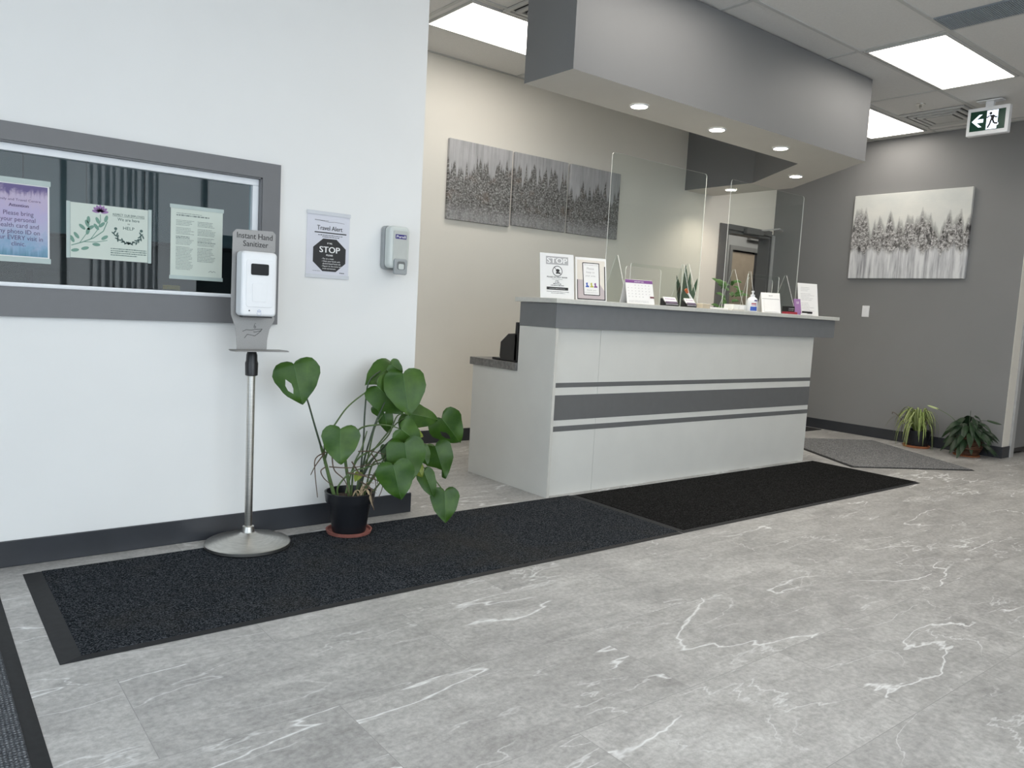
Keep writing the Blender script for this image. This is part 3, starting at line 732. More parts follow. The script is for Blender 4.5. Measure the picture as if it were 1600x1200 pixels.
for z0_, z1_ in ((.652, .680), (.456, .606), (.388, .420)):
    MB().box(X0+.0225, X1+.0005, YF-.0012, YF-.0001, z0_, z1_).build('stripe', M['stripe'], rd)
MB().box(X0-.003, 6.005, 3.363, 3.383, 1.004, 1.147).box(X0-.003, X0+.017, 3.383, 3.70, 1.004, 1.147).box(5.985, 6.005, 3.383, 3.70, 1.004, 1.147).box(X0, 6.0, 3.68, 3.70, 1.004, 1.147).build('fascia', M['desk_grey'], rd, bevel=.001)
MB().box(X0+.0225, X1-.023, 3.68, 3.70, .0, 1.003).build('inner_panel', M['lam_white'], rd)
tag(MB().box(2.943, 6.03, 3.34, 3.725, 1.148, 1.175).build('countertop', M['slab'], bevel=.002), 'long pale stone countertop on the reception desk, holding the clear screens', 'countertop')
tag(MB().box(2.955, X1, 3.703, 4.19, .7235, .772).build('worktop', M['worktop'], bevel=.002), 'low dark grey worktop behind the raised counter of the reception desk', 'worktop')

# black terminal on the low worktop
pt = thing('card_terminal', 'black angular desktop device on the low dark worktop beside the raised counter', 'desk device', (3.02, 3.85, .772))
MB().prism([(3.73, .774), (3.895, .774), (3.91, .80), (3.905, .89), (3.83, .945), (3.765, .95), (3.73, .95)], 2.985, 3.11, 'yz').build('body', M['black'], pt, bevel=.004)
MB().prism([(3.735, .78), (3.765, .78), (3.76, 1.02), (3.735, 1.02)], 2.985, 3.20, 'yz').build('screen', M['softblack'], pt, bevel=.004)
MB().box(2.985, 3.10, 3.90, 3.985, .774, .787).build('tray', M['black'], pt, bevel=.003)

# ------------------------------------------------------------------ things on the counter
CZ = 1.1755
def sheet_stand(name, label, x, y, w_, h_, tilt, yaw, cat, mat=M['paper']):
    """leaning sheet: local x to the right, local y up the sheet, local z towards the reader"""
    t = thing(name, label, cat, (x, y, CZ), (math.radians(90-tilt), 0, math.radians(yaw)), local=True)
    return t
T1 = 11
s1 = sheet_stand('sign_holder', 'white leaning sheet reading STOP with a no-entry picture, leftmost on the counter', 3.065, 3.475, .205, .27, T1, -20, 'sign')
MB().box(-.108, .108, 0, .272, -.002, 0).build('sheet', M['paper'], s1)
MB().box(-.109, .109, .0015, .274, -.005, -.0022).build('holder', [M['acrylic']], s1)
mx = Matrix.Rotation(math.radians(-(90-T1)), 4, 'X')
b = MB(); b.add([(-.109, .006, -.005), (.109, .006, -.005), (.109, .02, -.060), (-.109, .02, -.060)], [(0, 1, 2, 3)]); b.build('foot', M['acrylic'], s1)
b = MB(); bar(b, -.070, .072, .205, .254, .0006); b.build('stop_banner', M['ink_lgrey'], s1)
b = MB(); txt(b, 'STOP', 0, .2135, .046, wid=.128, lift=.0012, bold=.0012); b.build('lettering', M['ink_white'], s1)
b = MB(); ring(b, .002, .166, .028, .032, .0006); line(b, [(-.018, .188), (.024, .146)], .003, .0009)
disc(b, .004, .17, .012, .009, .0006); disc(b, .012, .155, .010, .005, .0006); poly(b, [(-.006, .160), (.006, .163), (.004, .150), (-.008, .150)], .0006)
txt(b, 'PLEASE DO NOT ENTER', 0, .125, .0115, wid=.13, lift=.0006, bold=.0005)
txt(b, 'if you currently have', 0, .115, .008, lift=.0006); 
for k, (wd) in enumerate((.022, .03, .05, .084)): scribble(b, -wd/2, wd/2, .105-.0095*k, .0052, R, .0006)
bar(b, -.068, .070, .052, .069, .0006)
scribble(b, -.068, .076, .040, .003, R, .0006); scribble(b, -.04, .05, .031, .003, R, .0006)
b.build('print', M['ink'], s1)
b = MB(); scribble(b, -.05, .05, .058, .004, R, .0012); b.build('print', M['ink_lgrey'], s1)

s2 = sheet_stand('framed_notice', 'leaning notice with a black and cream border, second from left on the counter', 3.345, 3.475, .2, .27, T1, -20, 'sign')
MB().box(-.104, .104, .001, .270, -.004, 0).build('frame', M['paper'], s2)
b = MB(); bar(b, -.092, .094, .012, .254, .0005); b.cur = 1; poly(b, [(-.092, .254), (.094, .254), (.094, .06), (.04, .13), (-.092, .13)], .0007)
b.build('background', [plain('mauve grey print', (.50, .44, .46), .6), plain('cream print', (.72, .68, .62), .6)], s2)
b = MB(); bar(b, -.094, .096, .006, .012, .0009); bar(b, -.094, -.089, .006, .13, .0009); bar(b, .089, .096, .006, .22, .0009)
line(b, [(-.056, .236), (.054, .236), (.056, .036), (-.050, .036), (-.056, .236)], .005, .0014)
b.build('border', M['ink'], s2)
b = MB(); poly(b, [(-.054, .234), (.051, .234), (.053, .038), (-.048, .038)], .0011); b.build('card', M['paper'], s2)
b = MB()
for k, (wd, s_) in enumerate((('Please', .020), ('keep to', .018), ('your area', .017))):
    txt(b, wd, -.005, .195-.022*k, s_, lift=.0018)
scribble(b, -.045, .045, .222, .003, R, .0018); txt(b, 'thank you', .002, .062, .016, lift=.0018); scribble(b, -.045, .045, .050, .003, R, .0018)
b.build('lettering', M['ink_lgrey'], s2)
for cxx, mm in ((-.028, M['blue']), (.002, plain('yellow green print', (.45, .45, .08), .5)), (.028, M['purple'])):
    b = MB(); poly(b, [(cxx-.008, .11), (cxx+.004, .114), (cxx+.004, .096), (cxx+.013, .092), (cxx+.013, .084), (cxx-.010, .084), (cxx-.010, .09), (cxx-.004, .094)], .0018); b.build('picture', mm, s2)

def tent(name, label, cat, x, y, w_, h_, yaw, tilt=17):
    t = thing(name, label, cat, (x, y, CZ), (0, 0, math.radians(yaw)), local=True)
    tt = math.radians(tilt); dy = math.sin(tt)*h_; dz = math.cos(tt)*h_
    FM = Matrix.Translation((0, 0, .0)) @ Matrix.Rotation(math.radians(90-tilt), 4, 'X')
    b = MB(); th = .003
    b.prism([(0, 0), (dy, dz), (dy+.004, dz), (.004, 0)], -w_/2, w_/2, 'yz'); b.build('front_sheet', M['paper'], t)
    b = MB(); b.prism([(2*dy, 0), (dy, dz), (dy+.003, dz+.001), (2*dy+.004, 0)], -w_/2, w_/2, 'yz').build('back_sheet', M['paper'], t)
    return t, FM
ca, FM = tent('desk_calendar', 'desk calendar with a purple header strip standing on the counter', 'calendar', 3.685, 3.375, .205, .158, -14)
b = MB(FM); bar(b, -.1025, .1025, .136, .157, .0010); b.build('header', M['purple'], ca)
b = MB(FM); txt(b, 'JANUARY 2021', 0, .1415, .011, lift=.0018); b.build('header_lettering', M['ink_white'], ca)
b = MB(FM)
for r_ in range(5):
    for c_ in range(7): 
        if (r_*7+c_) not in (0, 1, 33, 34): scribble(b, -.088+.026*c_, -.088+.026*c_+.008, .120-.019*r_, .004, R, .001)
for k in range(2): scribble(b, -.09, .06, .018-.008*k, .0025, R, .001)
b.build('day_numbers', M['ink_lgrey'], ca)
b = MB(FM); bar(b, .072, .1025, .040, .052, .0012); b.build('logo_strip', plain('plum print', (.16, .05, .07), .5), ca)

def card_box(x, y, w_, label, yaw=-8, open_=True):
    t = thing('business_card_holder', label, 'card holder', (x, y, CZ), (0, 0, math.radians(yaw)), local=True)
    MB().prism([(-.018, 0), (.035, 0), (.035, .046), (.026, .050), (-.018, .018)], -w_/2, w_/2, 'yz').build('holder', M['black'], t, bevel=.002)
    b = MB(); b.prism([(-.020, .010), (.018, .058), (.022, .056), (-.016, .008)], -w_/2+.006, w_/2-.004, 'yz').build('cards', M['paper'], t)
    FM = Matrix.Translation((0, -.0212, .0105)) @ Matrix.Rotation(math.radians(51.6), 4, 'X')
    b = MB(FM); bar(b, -w_/2+.008, w_/2-.006, .002, .024, .0008); b.build('purple_band', M['dkpurple'], t)
    b = MB(FM); ring(b, -w_/2+.022, .044, .003, .006, .001, 12); scribble(b, -w_/2+.033, w_/2-.014, .041, .006, R, .001); b.build('card_print', M['mauve'], t)
card_box(3.975, 3.385, .115, 'black holder of white and purple cards, right beside the desk calendar')
card_box(4.16, 3.372, .100, 'card holder of white and purple cards next to the snake plant', -3)

# clear screens
def shield(name, label, x0, x1, y, ztop, cut=None, feet=(), fh=.31, rad=.02, depth=.26):
    t = thing(name, label, 'screen', ((x0+x1)/2, y, CZ))
    out = rrect(x0, x1, CZ, ztop, rad)
    th = .005
    bm = bmesh.new()
    def loop(pts, yy): return [bm.verts.new((px-(x0+x1)/2, yy-y, pz-CZ)) for px, pz in pts]
    loops = [out]
    if cut: # slot open at the bottom: cut into the outline
        cx0, cx1, cz = cut
        arch = [(cx0, CZ)]+[(px, pz) for px, pz in reversed(rrect(cx0, cx1, CZ+.001, cz, .02)) if pz > CZ+.05]+[(cx1, CZ)]
        # order arch from left to right
        arch = sorted([p for p in arch], key=lambda p: (p[0], 0)) if False else arch
        left = [(cx0, CZ)]+[(cx0+.02-.02*math.cos(a), cz-.02+.02*math.sin(a)) for a in (0, .5, 1.05, PI/2)]
        right = [(cx1-.02+.02*math.sin(a), cz-.02+.02*math.cos(a)) for a in (0, .5, 1.05, PI/2)]+[(cx1, CZ)]
        # outline counter-clockwise from the top right; the bottom edge runs left -> right
        out = [(x1-rad+rad*math.cos(a), ztop-rad+rad*math.sin(a)) for a in (0, .4, .8, 1.2, PI/2)]+[(x0+rad-rad*math.sin(a), ztop-rad+rad*math.cos(a)) for a in (0, .4, .8, 1.2, PI/2)]+[(x0, CZ)]+left+right+[(x1, CZ)]
    mb = MB(); n_ = len(out)
    mb.cur = 0
    vs = [(px, y-th/2, pz) for px, pz in out]+[(px, y+th/2, pz) for px, pz in out]
    mb.add(vs, [list(range(n_)), list(range(n_, 2*n_))[::-1]])
    mb.cur = 1
    mb.add(vs, [(i, (i+1) % n_, n_+(i+1) % n_, n_+i) for i in range(n_)])
    mb.build('panel', [M['acrylic'], M['edge']], t)
    bm.free()
    for fx in feet:
        f = MB(); tri = [(y-depth/2, CZ), (y+depth/2, CZ), (y+.008, CZ+fh), (y-.008, CZ+fh)]
        vs = [(fx-th/2, a, c) for a, c in tri]+[(fx+th/2, a, c) for a, c in tri]
        f.add(vs, [[0, 1, 2, 3], [7, 6, 5, 4]]); f.cur = 1; f.add(vs, [(i, (i+1) % 4, 4+(i+1) % 4, 4+i) for i in range(4)])
        f.build('foot', [M['acrylic'], M['edge']], t)
    return t
shield('clear_screen', 'tall clear acrylic screen on the left half of the counter, before the canvases', 3.570, 4.522, 3.60, 2.127, (3.76, 4.11, 1.424), (3.67, 4.39), depth=.24)
shield('clear_screen', 'tall clear acrylic screen on the right half of the counter, before the back doorway', 4.81, 5.775, 3.60, 2.134, (5.11, 5.434, 1.44), (4.925, 5.61), depth=.24)
shield('small_clear_screen', 'low clear acrylic screen behind the desk calendar', 3.69, 4.20, 3.49, 1.436, None, (4.20,), .29, .012, .20)
shield('small_clear_screen', 'low clear acrylic screen behind the pump bottle and the notepad', 4.985, 5.39, 3.515, 1.458, None, (5.005,), .30, .012, .15)

# snake plant
def blade(mb, base, tip, wid, bend=(0, 0, 0), n=7, up=None, prof=None):
    base = Vector(base); tip = Vector(tip); bend = Vector(bend)
    ax = (tip-base).normalized(); side = ax.cross(up or Vector((-.62, -.78, 0.1))).normalized()
    vs = []
    for i in range(n+1):
        t = i/n; c = base.lerp(tip, t)+bend*4*t*(1-t)
        w_ = wid*(prof(t) if prof else (.55+.9*t-1.45*t**3 if t < .999 else 0.02)); w_ = max(w_, .02*wid)
        nrm = side.cross(ax)
        vs += [c-side*w_/2, c+nrm*w_*.12, c+side*w_/2]
    fs = []
    for i in range(n): a = i*3; fs += [(a, a+1, a+4, a+3), (a+1, a+2, a+5, a+4)]
    mb.add(vs, fs)
pl = thing('snake_plant', 'dark green snake plant in a small pot behind the card holders', 'potted plant', (4.50, 3.665, .773))
MB().lathe([(.035, 0), (.05, .10), (.05, .42), (.042, .42), (.04, .38)], (4.50, 3.80, .7725), 24).build('pot', M['pot_black'], pl, smooth=True)
for bx, tx, tz, wd, by in ((4.48, 4.375, 1.385, .045, 3.80), (4.50, 4.47, 1.47, .05, 3.80), (4.51, 4.53, 1.42, .042, 3.80), (4.53, 4.62, 1.38, .042, 3.80), (4.52, 4.55, 1.33, .04, 3.80)):
    b = MB(); blade(b, (bx+.11, by, 1.13), (tx+.16, by+.02, tz+.03), wd, (.01, 0, 0)); b.build('leaf', M['snake_leaf'], pl, smooth=True)
# pen in a cream dish
tag(MB().tube([(4.305, 3.43, CZ+.006), (4.225, 3.455, CZ+.105)], .007, 10).build('pen', M['white_plastic'], smooth=True), 'white pen leaning up with an orange top beside the snake plant', 'pen')
pen = bpy.data.objects['pen']
MB().tube([(4.229, 3.454, CZ+.10), (4.211, 3.459, CZ+.122)], .011, 10).build('pen_top', plain('orange plastic', (.55, .12, .04), .4), pen)
dsh = thing('cream_dish', 'small cream coloured box of clips by the leaning pen', 'box', (4.315, 3.385, CZ))
MB().box(4.275, 4.355, 3.355, 3.41, CZ, CZ+.03).build('box', plain('cream plastic', (.6, .52, .40), .5), dsh, bevel=.003)
MB().box(4.285, 4.345, 3.362, 3.403, CZ+.03, CZ+.036).build('lid', M['lam_edge'], dsh)
tag(MB().box(4.42, 4.62, 3.40, 3.50, CZ, CZ+.012).build('form_pad', M['paper'], bevel=.002), 'flat white pad of forms lying on the counter between the two tall screens', 'paper pad')
tag(MB().box(4.64, 4.79, 3.38, 3.47, CZ, CZ+.009).build('paper_slip', M['lam_edge'], bevel=.001), 'thin pale stack of slips lying at the foot of the right tall screen', 'paper')
cb = thing('clear_box', 'low clear tray with a small white label beneath the right screen', 'tray', (4.86, 3.47, CZ))
b = MB(); b.cur = 0; b.box(4.735, 4.90, 3.44, 3.443, CZ, CZ+.045).box(4.735, 4.90, 3.52, 3.523, CZ, CZ+.045).box(4.735, 4.738, 3.443, 3.52, CZ, CZ+.045).box(4.897, 4.90, 3.443, 3.52, CZ, CZ+.045)
b.build('tray', M['edge'], cb)
MB().box(4.80, 4.86, 3.437, 3.4395, CZ+.008, CZ+.038).build('label_card', M['paper'], cb)
# green pot plant behind the screen on the low worktop
gp = thing('potted_plant', 'bushy light green plant behind the right screen', 'potted plant', (5.33, 3.92, .772))
MB().lathe([(.05, 0), (.07, .16), (.065, .16), (.06, .13)], (5.33, 3.92, .773), 20).build('pot', plain('teal ceramic', (.02, .10, .09), .3), gp, smooth=True)
MB().tube([(5.33, 3.92, .9), (5.32, 3.92, 1.2)], .006).build('stem', M['stem'], gp)
for k in range(62):
    a = R.uniform(0, 2*PI); z = R.uniform(1.0, 1.42); rr = R.uniform(.03, .13); L_ = R.uniform(.05, .09)
    p = Vector((5.32+rr*.6*math.cos(a), 3.92+rr*.6*math.sin(a), z)); q = p+Vector((math.cos(a)*L_, math.sin(a)*L_, R.uniform(-.02, .05)))
    b = MB(); blade(b, p, q, .034, (0, 0, .01), 4, up=Vector((-.5, -.7, .5))); b.build('leaf', M['desk_leaf'], gp)

# pump bottle
pb = thing('pump_bottle', 'white pump bottle of hand sanitizer with a blue label on the counter', 'bottle', (4.92, 3.415, CZ))
c0 = (4.92, 3.415, CZ)
b = MB(); b.lathe([(.036, 0), (.040, .006), (.040, .075), (.034, .095), (.016, .108), (.013, .112)], c0, 28).build('bottle_body', M['bottle'], pb, smooth=True)
MB().lathe([(.016, .110), (.016, .124), (.007, .126), (.006, .140), (.010, .141), (.011, .150), (.004, .152)], c0, 20).tube([(4.92, 3.415, CZ+.147), (4.885, 3.392, CZ+.143)], .006, 8).build('pump', M['white_plastic'], pb, smooth=True)
def curved(name, mat, a0, a1, z0, z1, r, parent, c=c0):
    m_ = MB(); vs = []; n_ = 10
    for k in range(n_+1):
        a = a0+(a1-a0)*k/n_
        for z in (z0, z1): vs.append((c[0]+r*math.cos(a), c[1]+r*math.sin(a), c[2]+z))
    m_.add(vs, [(2*k, 2*k+2, 2*k+3, 2*k+1) for k in range(n_)]); m_.build(name, mat, parent)
ac = math.radians(232)
curved('label_band', M['blue'], ac-.55, ac+.75, .006, .036, .0406, pb)
curved('label_red_band', M['red'], ac-.4, ac+.5, .054, .062, .0406, pb)
curved('label_red_band', plain('pink print', (.55, .25, .35), .5), ac-.4, ac+.6, .044, .050, .0406, pb)
curved('label_logo', M['navy'], ac+.1, ac+.8, .070, .085, .0395, pb)
# flip notepad tent
fp, FM = tent('flip_notepad', 'white tented flip notepad standing between the pump bottle and the red box', 'notepad', 5.115, 3.375, .150, .155, -30, 17)
b = MB(FM); bar(b, -.068, .068, .106, .109, .001); scribble(b, -.015, .015, .130, .006, R, .001); b.build('binding_line', M['ink_grey'], fp)
b = MB(FM); b.box(-.055, .055, .006, .100, .0005, .004); b.build('pad', M['paper'], fp)
# red and black card box, purple brochure, sheet
rb = thing('red_card_box', 'small black and red box of cards at the right end of the counter', 'box', (5.385, 3.40, CZ))
MB().box(5.335, 5.455, 3.37, 3.43, CZ, CZ+.018).build('red_base', M['red'], rb, bevel=.002)
MB().box(5.333, 5.43, 3.38, 3.43, CZ+.018, CZ+.06).build('black_box', M['black'], rb, bevel=.003)
b = MB(face_front(5.381, 3.3795, CZ+.034)); scribble(b, -.035, .035, .006, .006, R); scribble(b, -.035, .03, -.006, .005, R); b.build('print', M['ink_lgrey'], rb)
pr = sheet_stand('brochure_stack', 'narrow purple brochure standing before the right end notice', 5.535, 3.41, .06, .125, 14, -22, 'brochure')
MB().box(-.028, .028, 0, .128, -.014, 0).build('cover', M['mauve'], pr, bevel=.001)
b = MB(); scribble(b, -.012, .012, .1, .005, R, .0008); scribble(b, -.012, .012, .09, .004, R, .0008); b.build('print', M['ink_white'], pr)
st = thing('stapler', 'small black and white stapler lying at the right end of the counter', 'stapler', (5.62, 3.38, CZ))
MB().box(5.53, 5.66, 3.365, 3.39, CZ, CZ+.012).build('base', M['white_plastic'], st, bevel=.002)
MB().box(5.545, 5.66, 3.366, 3.389, CZ+.016, CZ+.03).box(5.62, 5.66, 3.366, 3.389, CZ+.012, CZ+.016).build('arm', M['black'], st, bevel=.003)
s3 = sheet_stand('sign_holder', 'white leaning sheet of small print, rightmost on the counter', 5.735, 3.445, .2, .27, T1, -20, 'sign')
MB().box(-.092, .098, 0, .262, -.002, 0).build('sheet', M['paper'], s3)
MB().box(-.094, .100, .0015, .264, -.005, -.0022).build('holder', M['acrylic'], s3)
b = MB()
for k in range(16):
    if k in (3, 9): continue
    scribble(b, -.065, R.uniform(-.0, .07) if k > 1 else .02, .225-.0125*k, .0034, R, .0006)
b.build('print', M['ink_lgrey'], s3)

# ------------------------------------------------------------------ notices
def notice(name, lab, x0, x1, z0, z1, y, mat):
    t = thing(name, lab, 'notice', ((x0+x1)/2, y, (z0+z1)/2))
    MB().box(x0, x1, y, y+.0012, z0, z1).build('paper', mat, t)
    return t
# travel alert notice on the wall
na = notice('travel_alert_notice', 'travel alert notice with a black STOP octagon taped to the white wall', 1.486, 1.702, 1.200, 1.504, YL-.0025, M['paper_blue'])
FX = face_front(1.594, YL-.0030, 1.352)
SE = plain('clear sleeve edge', (.60, .62, .66), .3)
for z_ in (1.197, 1.491): MB().box(1.483, 1.705, YL-.0055, YL-.0045, z_, z_+.017).build('sleeve_strip', SE, na)
b = MB(FX); txt(b, 'Travel Alert', .006, .070, .030, wid=.128, lift=.0002, bold=.0004)
bar(b, -.070, .092, .0555, .0605, .0002)
scribble(b, -.052, .072, .045, .0035, R, .0002); scribble(b, -.030, .055, .037, .0035, R, .0002)
scribble(b, -.075, -.035, -.123, .002, R, .0002); scribble(b, .062, .088, -.128, .004, R, .0002)
scribble(b, -.070, .0, .113, .002, R, .0002); line(b, [(-.07, .115), (-.03, .112), (0, .108), (.03, .112), (.08, .108)], .0012, .0002)
s_ = .083; k_ = .034; cx_, cz_ = .008, -.046
oct_ = [(cx_-k_, cz_+s_*.92), (cx_+k_, cz_+s_*.92), (cx_+s_, cz_+k_), (cx_+s_, cz_-k_), (cx_+k_, cz_-s_*.92), (cx_-k_, cz_-s_*.92), (cx_-s_, cz_-k_), (cx_-s_, cz_+k_)]
poly(b, oct_, .0002)
b.build('print', M['ink'], na)
b = MB(FX); txt(b, 'STOP', cx_, cz_+.012, .040, wid=.103, lift=.0006, bold=.001); txt(b, 'IF YES,', cx_, cz_+.052, .0095, lift=.0006, bold=.0003); txt(b, 'PLEASE', cx_, cz_-.004, .0110, lift=.0006, bold=.0003)
for k, s in enumerate(('- Put on a mask', '- Clean your hands with', '  alcohol-based hand rub', '- Report to the nurse and', '  await assessment')):
    txt(b, s, cx_-.040, cz_-.020-.0115*k, .0098, 'LEFT', .0006, wid=None)
b.build('lettering', M['ink_white'], na)

GY_ = YL+.0305
def taped(lab, name, x0, x1, z0, z1, mat): return notice(name, lab, x0, x1, z0, z1, GY_, mat)
STRIP = plain('pale plastic sleeve', (.42, .50, .48), .35)
# watercolour poster (cropped by the photo's left edge)
p1 = taped('purple and blue watercolour notice asking for the health card, leftmost behind the window', 'health_card_notice', .250, .455, 1.192, 1.476, M['paper'])
MB().box(.256, .449, GY_-.0012, GY_-.0002, 1.200, 1.466).build('watercolour', M['watercolour'], p1)
for z_ in (1.470, 1.176): MB().box(.246, .459, GY_-.003, GY_-.0016, z_, z_+.02).build('sleeve_strip', STRIP, p1)
b = MB(face_front(.353, GY_-.0016, 1.333))
txt(b, 'Family and Travel Centre', 0, .072, .0125, wid=.145); txt(b, 'Attention', .002, .050, .0165, bold=.0005)
for k, s in enumerate(('Please bring', 'your personal', 'health card and', 'any photo ID on', 'your EVERY visit in', 'clinic.')):
    txt(b, s, 0, .018-.0228*k, .0235, wid=(.097, .112, .132, .140, .160, .046)[k])
b.build('lettering', M['dkpurple'], p1)
# flower poster
p2 = taped('landscape notice with a purple flower and green leaves behind the window', 'flower_notice', .526, .808, 1.209, 1.424, M['paper_green'])
for x_ in (.512, .809): MB().box(x_, x_+.013, GY_-.0012, GY_+.001, 1.207, 1.427).build('sleeve_strip', STRIP, p2)
FX = face_front(.667, GY_-.0008, 1.3165)
b = MB(FX); cl_ = []
stemp = [(-.138, -.060), (-.10, -.045), (-.06, -.025), (-.025, .005), (-.01, .045)]
line(b, stemp, .0035); line(b, [(-.11, -.05), (-.085, -.01), (-.075, .03)], .0025); line(b, [(-.07, -.03), (-.045, .01), (-.035, .045), (-.036, .07)], .0025); line(b, [(-.095, -.043), (-.05, -.04), (-.01, -.03)], .0025)
for lx, ly, an in ((-.125, -.078, .2), (-.09, -.068, .3), (-.05, -.05, 0), (-.02, -.02, .6), (-.12, -.02, 2.2), (-.135, -.035, 2), (-.08, .0, 1.3), (-.07, .015, .6), (-.083, .03, 1.9), (-.05, .02, 2.2), (-.03, .03, .8), (-.015, .055, 1.3), (-.1, .015, 2.4), (-.045, .045, 2), (-.078, .045, 1.57)):
    disc(b, lx, ly, .0145, .0065, .0001, 12, an)
b.build('green_leaves', M['teal'], p2)
b = MB(FX)
for k in range(7):
    a = .15+k*(PI-.3)/6; disc(b, -.036+.016*math.cos(a), .078+.016*math.sin(a), .014, .0055, .0003, 12, a)
b.build('purple_flower', M['mauve'], p2)
b = MB(FX); txt(b, 'RESPECT OUR EMPLOYEES', .068, .072, .0125, wid=.118); bar(b, .008, .128, .0690, .0698); txt(b, 'We are here', .068, .053, .0175, wid=.082); txt(b, 'to', .068, .040, .010); txt(b, 'HELP', .068, .019, .018, wid=.042)
for k in range(26):
    a = PI*1.02+PI*.96*k/25; r_ = .052+R.uniform(-.008, .006); x_, y_ = .068+r_*math.cos(a), .000+r_*.85*math.sin(a)+.01
    disc(b, x_, y_, .0085, .0028, .0002, 8, a+PI/2+(.7 if k % 2 else -.7))
for x_, y_ in ((.02, .02), (.116, .02), (.068, -.034)): disc(b, x_, y_, .006, .006, .0002, 8)
for k in range(4): scribble(b, .002, .136 if k < 3 else .10, -.062-.0085*k, .0038, R)
b.build('print', M['dkteal'], p2)
# small print poster
p3 = taped('pale portrait notice in two columns of small print, rightmost behind the window', 'small_print_notice', .897, 1.112, 1.160, 1.458, M['paper_green'])
for z_ in (1.447, 1.150): MB().box(.893, 1.116, GY_-.0016, GY_-.0004, z_, z_+.016).build('sleeve_strip', STRIP, p3)
b = MB(face_front(1.0045, GY_-.0008, 1.309))
scribble(b, -.085, .05, .108, .006, R); scribble(b, -.085, .02, .118, .0025, R)
for k in range(34):
    z = .088-.0062*k
    if k in (4, 10, 17): continue
    scribble(b, -.086, -.012-R.uniform(0, .02), z, .0024 if k not in (11, 12) else .004, R)
    if k < 28: scribble(b, .002, .080-R.uniform(0, .02), z, .0026 if k not in (14,) else .0045, R)
line(b, [(.05, -.122), (.06, -.116), (.065, -.122), (.072, -.117), (.080, -.121)], .002)
b.build('print', plain('grey green ink', (.20, .24, .23), .6), p3)

# ------------------------------------------------------------------ wall soap dispenser
wd = thing('wall_dispenser', 'grey and white hand gel dispenser with a navy logo on the white wall', 'dispenser', (1.935, YL, 1.24))
x0, x1 = 1.872, 1.992
MB().prism(rrect(x0, x1, 1.262, 1.476, .022), YL-.032, YL-.001, 'xz').build('back_plate', M['grey_plastic'], wd, bevel=.004)
MB().prism(rrect(x0+.003, x1-.003, 1.268, 1.474, .024), YL-.088, YL-.0322, 'xz').build('cover', M['mint_plastic'], wd, bevel=.014, seg=4)
MB().prism(rrect(x0+.022, x1-.018, 1.30, 1.452, .008), YL-.091, YL-.086, 'xz').build('front_panel', M['panel_plastic'], wd, bevel=.002)
MB().prism(rrect(x0+.026, x1-.022, 1.238, 1.315, .010), YL-.104, YL-.0885, 'xz').build('push_lever', M['grey_plastic'], wd, bevel=.004)
MB().prism(rrect(x0+.040, x1-.036, 1.262, 1.302, .010), YL-.1052, YL-.1041, 'xz').build('lever_recess', plain('dark grey plastic', (.16, .17, .17), .4), wd)
MB().prism(rrect(x0+.047, x1-.043, 1.264, 1.290, .006), YL-.1065, YL-.1053, 'xz').build('lever_tab', M['mint_plastic'], wd)
MB().tube([(1.93, YL-.06, 1.27), (1.93, YL-.06, 1.243)], .012).build('nozzle', M['black'], wd)
MB().box(x0+.033, x1-.027, YL-.0925, YL-.0912, 1.412, 1.433).build('logo_plate', M['navy'], wd)
b = MB(face_front((x0+x1)/2+.003, YL-.0930, 1.4165)); txt(b, 'Purell', 0, 0, .0175, wid=.050, bold=.0004); b.build('logo_lettering', M['ink_white'], wd)

# ------------------------------------------------------------------ hand sanitizer stand
hs = thing('sanitizer_stand', 'stainless steel floor stand holding a white automatic hand sanitizer dispenser', 'sanitizer stand', (1.175, 3.282, .009))
bc = (1.175, 3.282, .0095)
MB().lathe([(.174, 0), (.180, .004), (.180, .016), (.174, .020), (.10, .034), (.045, .048), (.028, .060), (.024, .085), (.0185, .088)], bc, 64).build('base', M['steel'], hs, smooth=True)
MB().lathe([(.0165, .085), (.0165, .76)], bc, 28).build('pole', M['steel'], hs, smooth=True)
MB().lathe([(.020, .745), (.026, .748), (.027, .80), (.024, .81), (.023, .835), (.018, .850)], bc, 28).build('collar', M['black'], hs, smooth=True)
PY = 3.262
MB().prism([(1.065, 3.16), (1.29, 3.16), (1.30, 3.20), (1.285, 3.262), (1.07, 3.262), (1.055, 3.20)], .866, .870, 'xy').build('drip_tray', M['plate'], hs, bevel=.001)
pts = [(1.078, 1.352), (1.092, 1.367), (1.246, 1.372), (1.259, 1.360), (1.259, 1.288), (1.244, 1.275), (1.244, 1.060), (1.262, 1.005), (1.262, .997), (1.241, .955), (1.232, .91), (1.231, .868),
       (1.103, .868), (1.101, .92), (1.094, .965), (1.076, 1.015), (1.075, 1.05)]
MB().prism(pts, PY, PY+.002, 'xz').build('back_plate', M['plate'], hs)
FX = face_front(1.170, PY-.0006, 1.325)
b = MB(FX); txt(b, 'Instant Hand', .0, .008, .0335, wid=.150, lift=0, bold=.0002); txt(b, 'Sanitizer', .004, -.024, .033, wid=.106, bold=.0002); b.build('lettering', M['ink'], hs)
b = MB(face_front(1.172, PY-.0006, .935))
line(b, [(-.046, .010), (-.030, .018), (-.012, .016), (.010, .020), (.038, .022), (.030, .014), (.006, .008), (.0, .010)], .002)
line(b, [(-.038, -.018), (-.026, -.002), (-.012, -.004), (.006, -.008), (.022, .004), (.034, .016)], .002)
ring(b, .006, .030, .003, .005, 0, 14); line(b, [(.002, .034), (.006, .044), (.010, .046)], .0014)
b.build('hand_icon', M['ink'], hs)
ds = MB().prism(rrect(1.092, 1.240, 1.012, 1.278, .016), PY-.078, PY-.003, 'xz').build('dispenser', M['white_plastic'], hs, bevel=.012, seg=4)
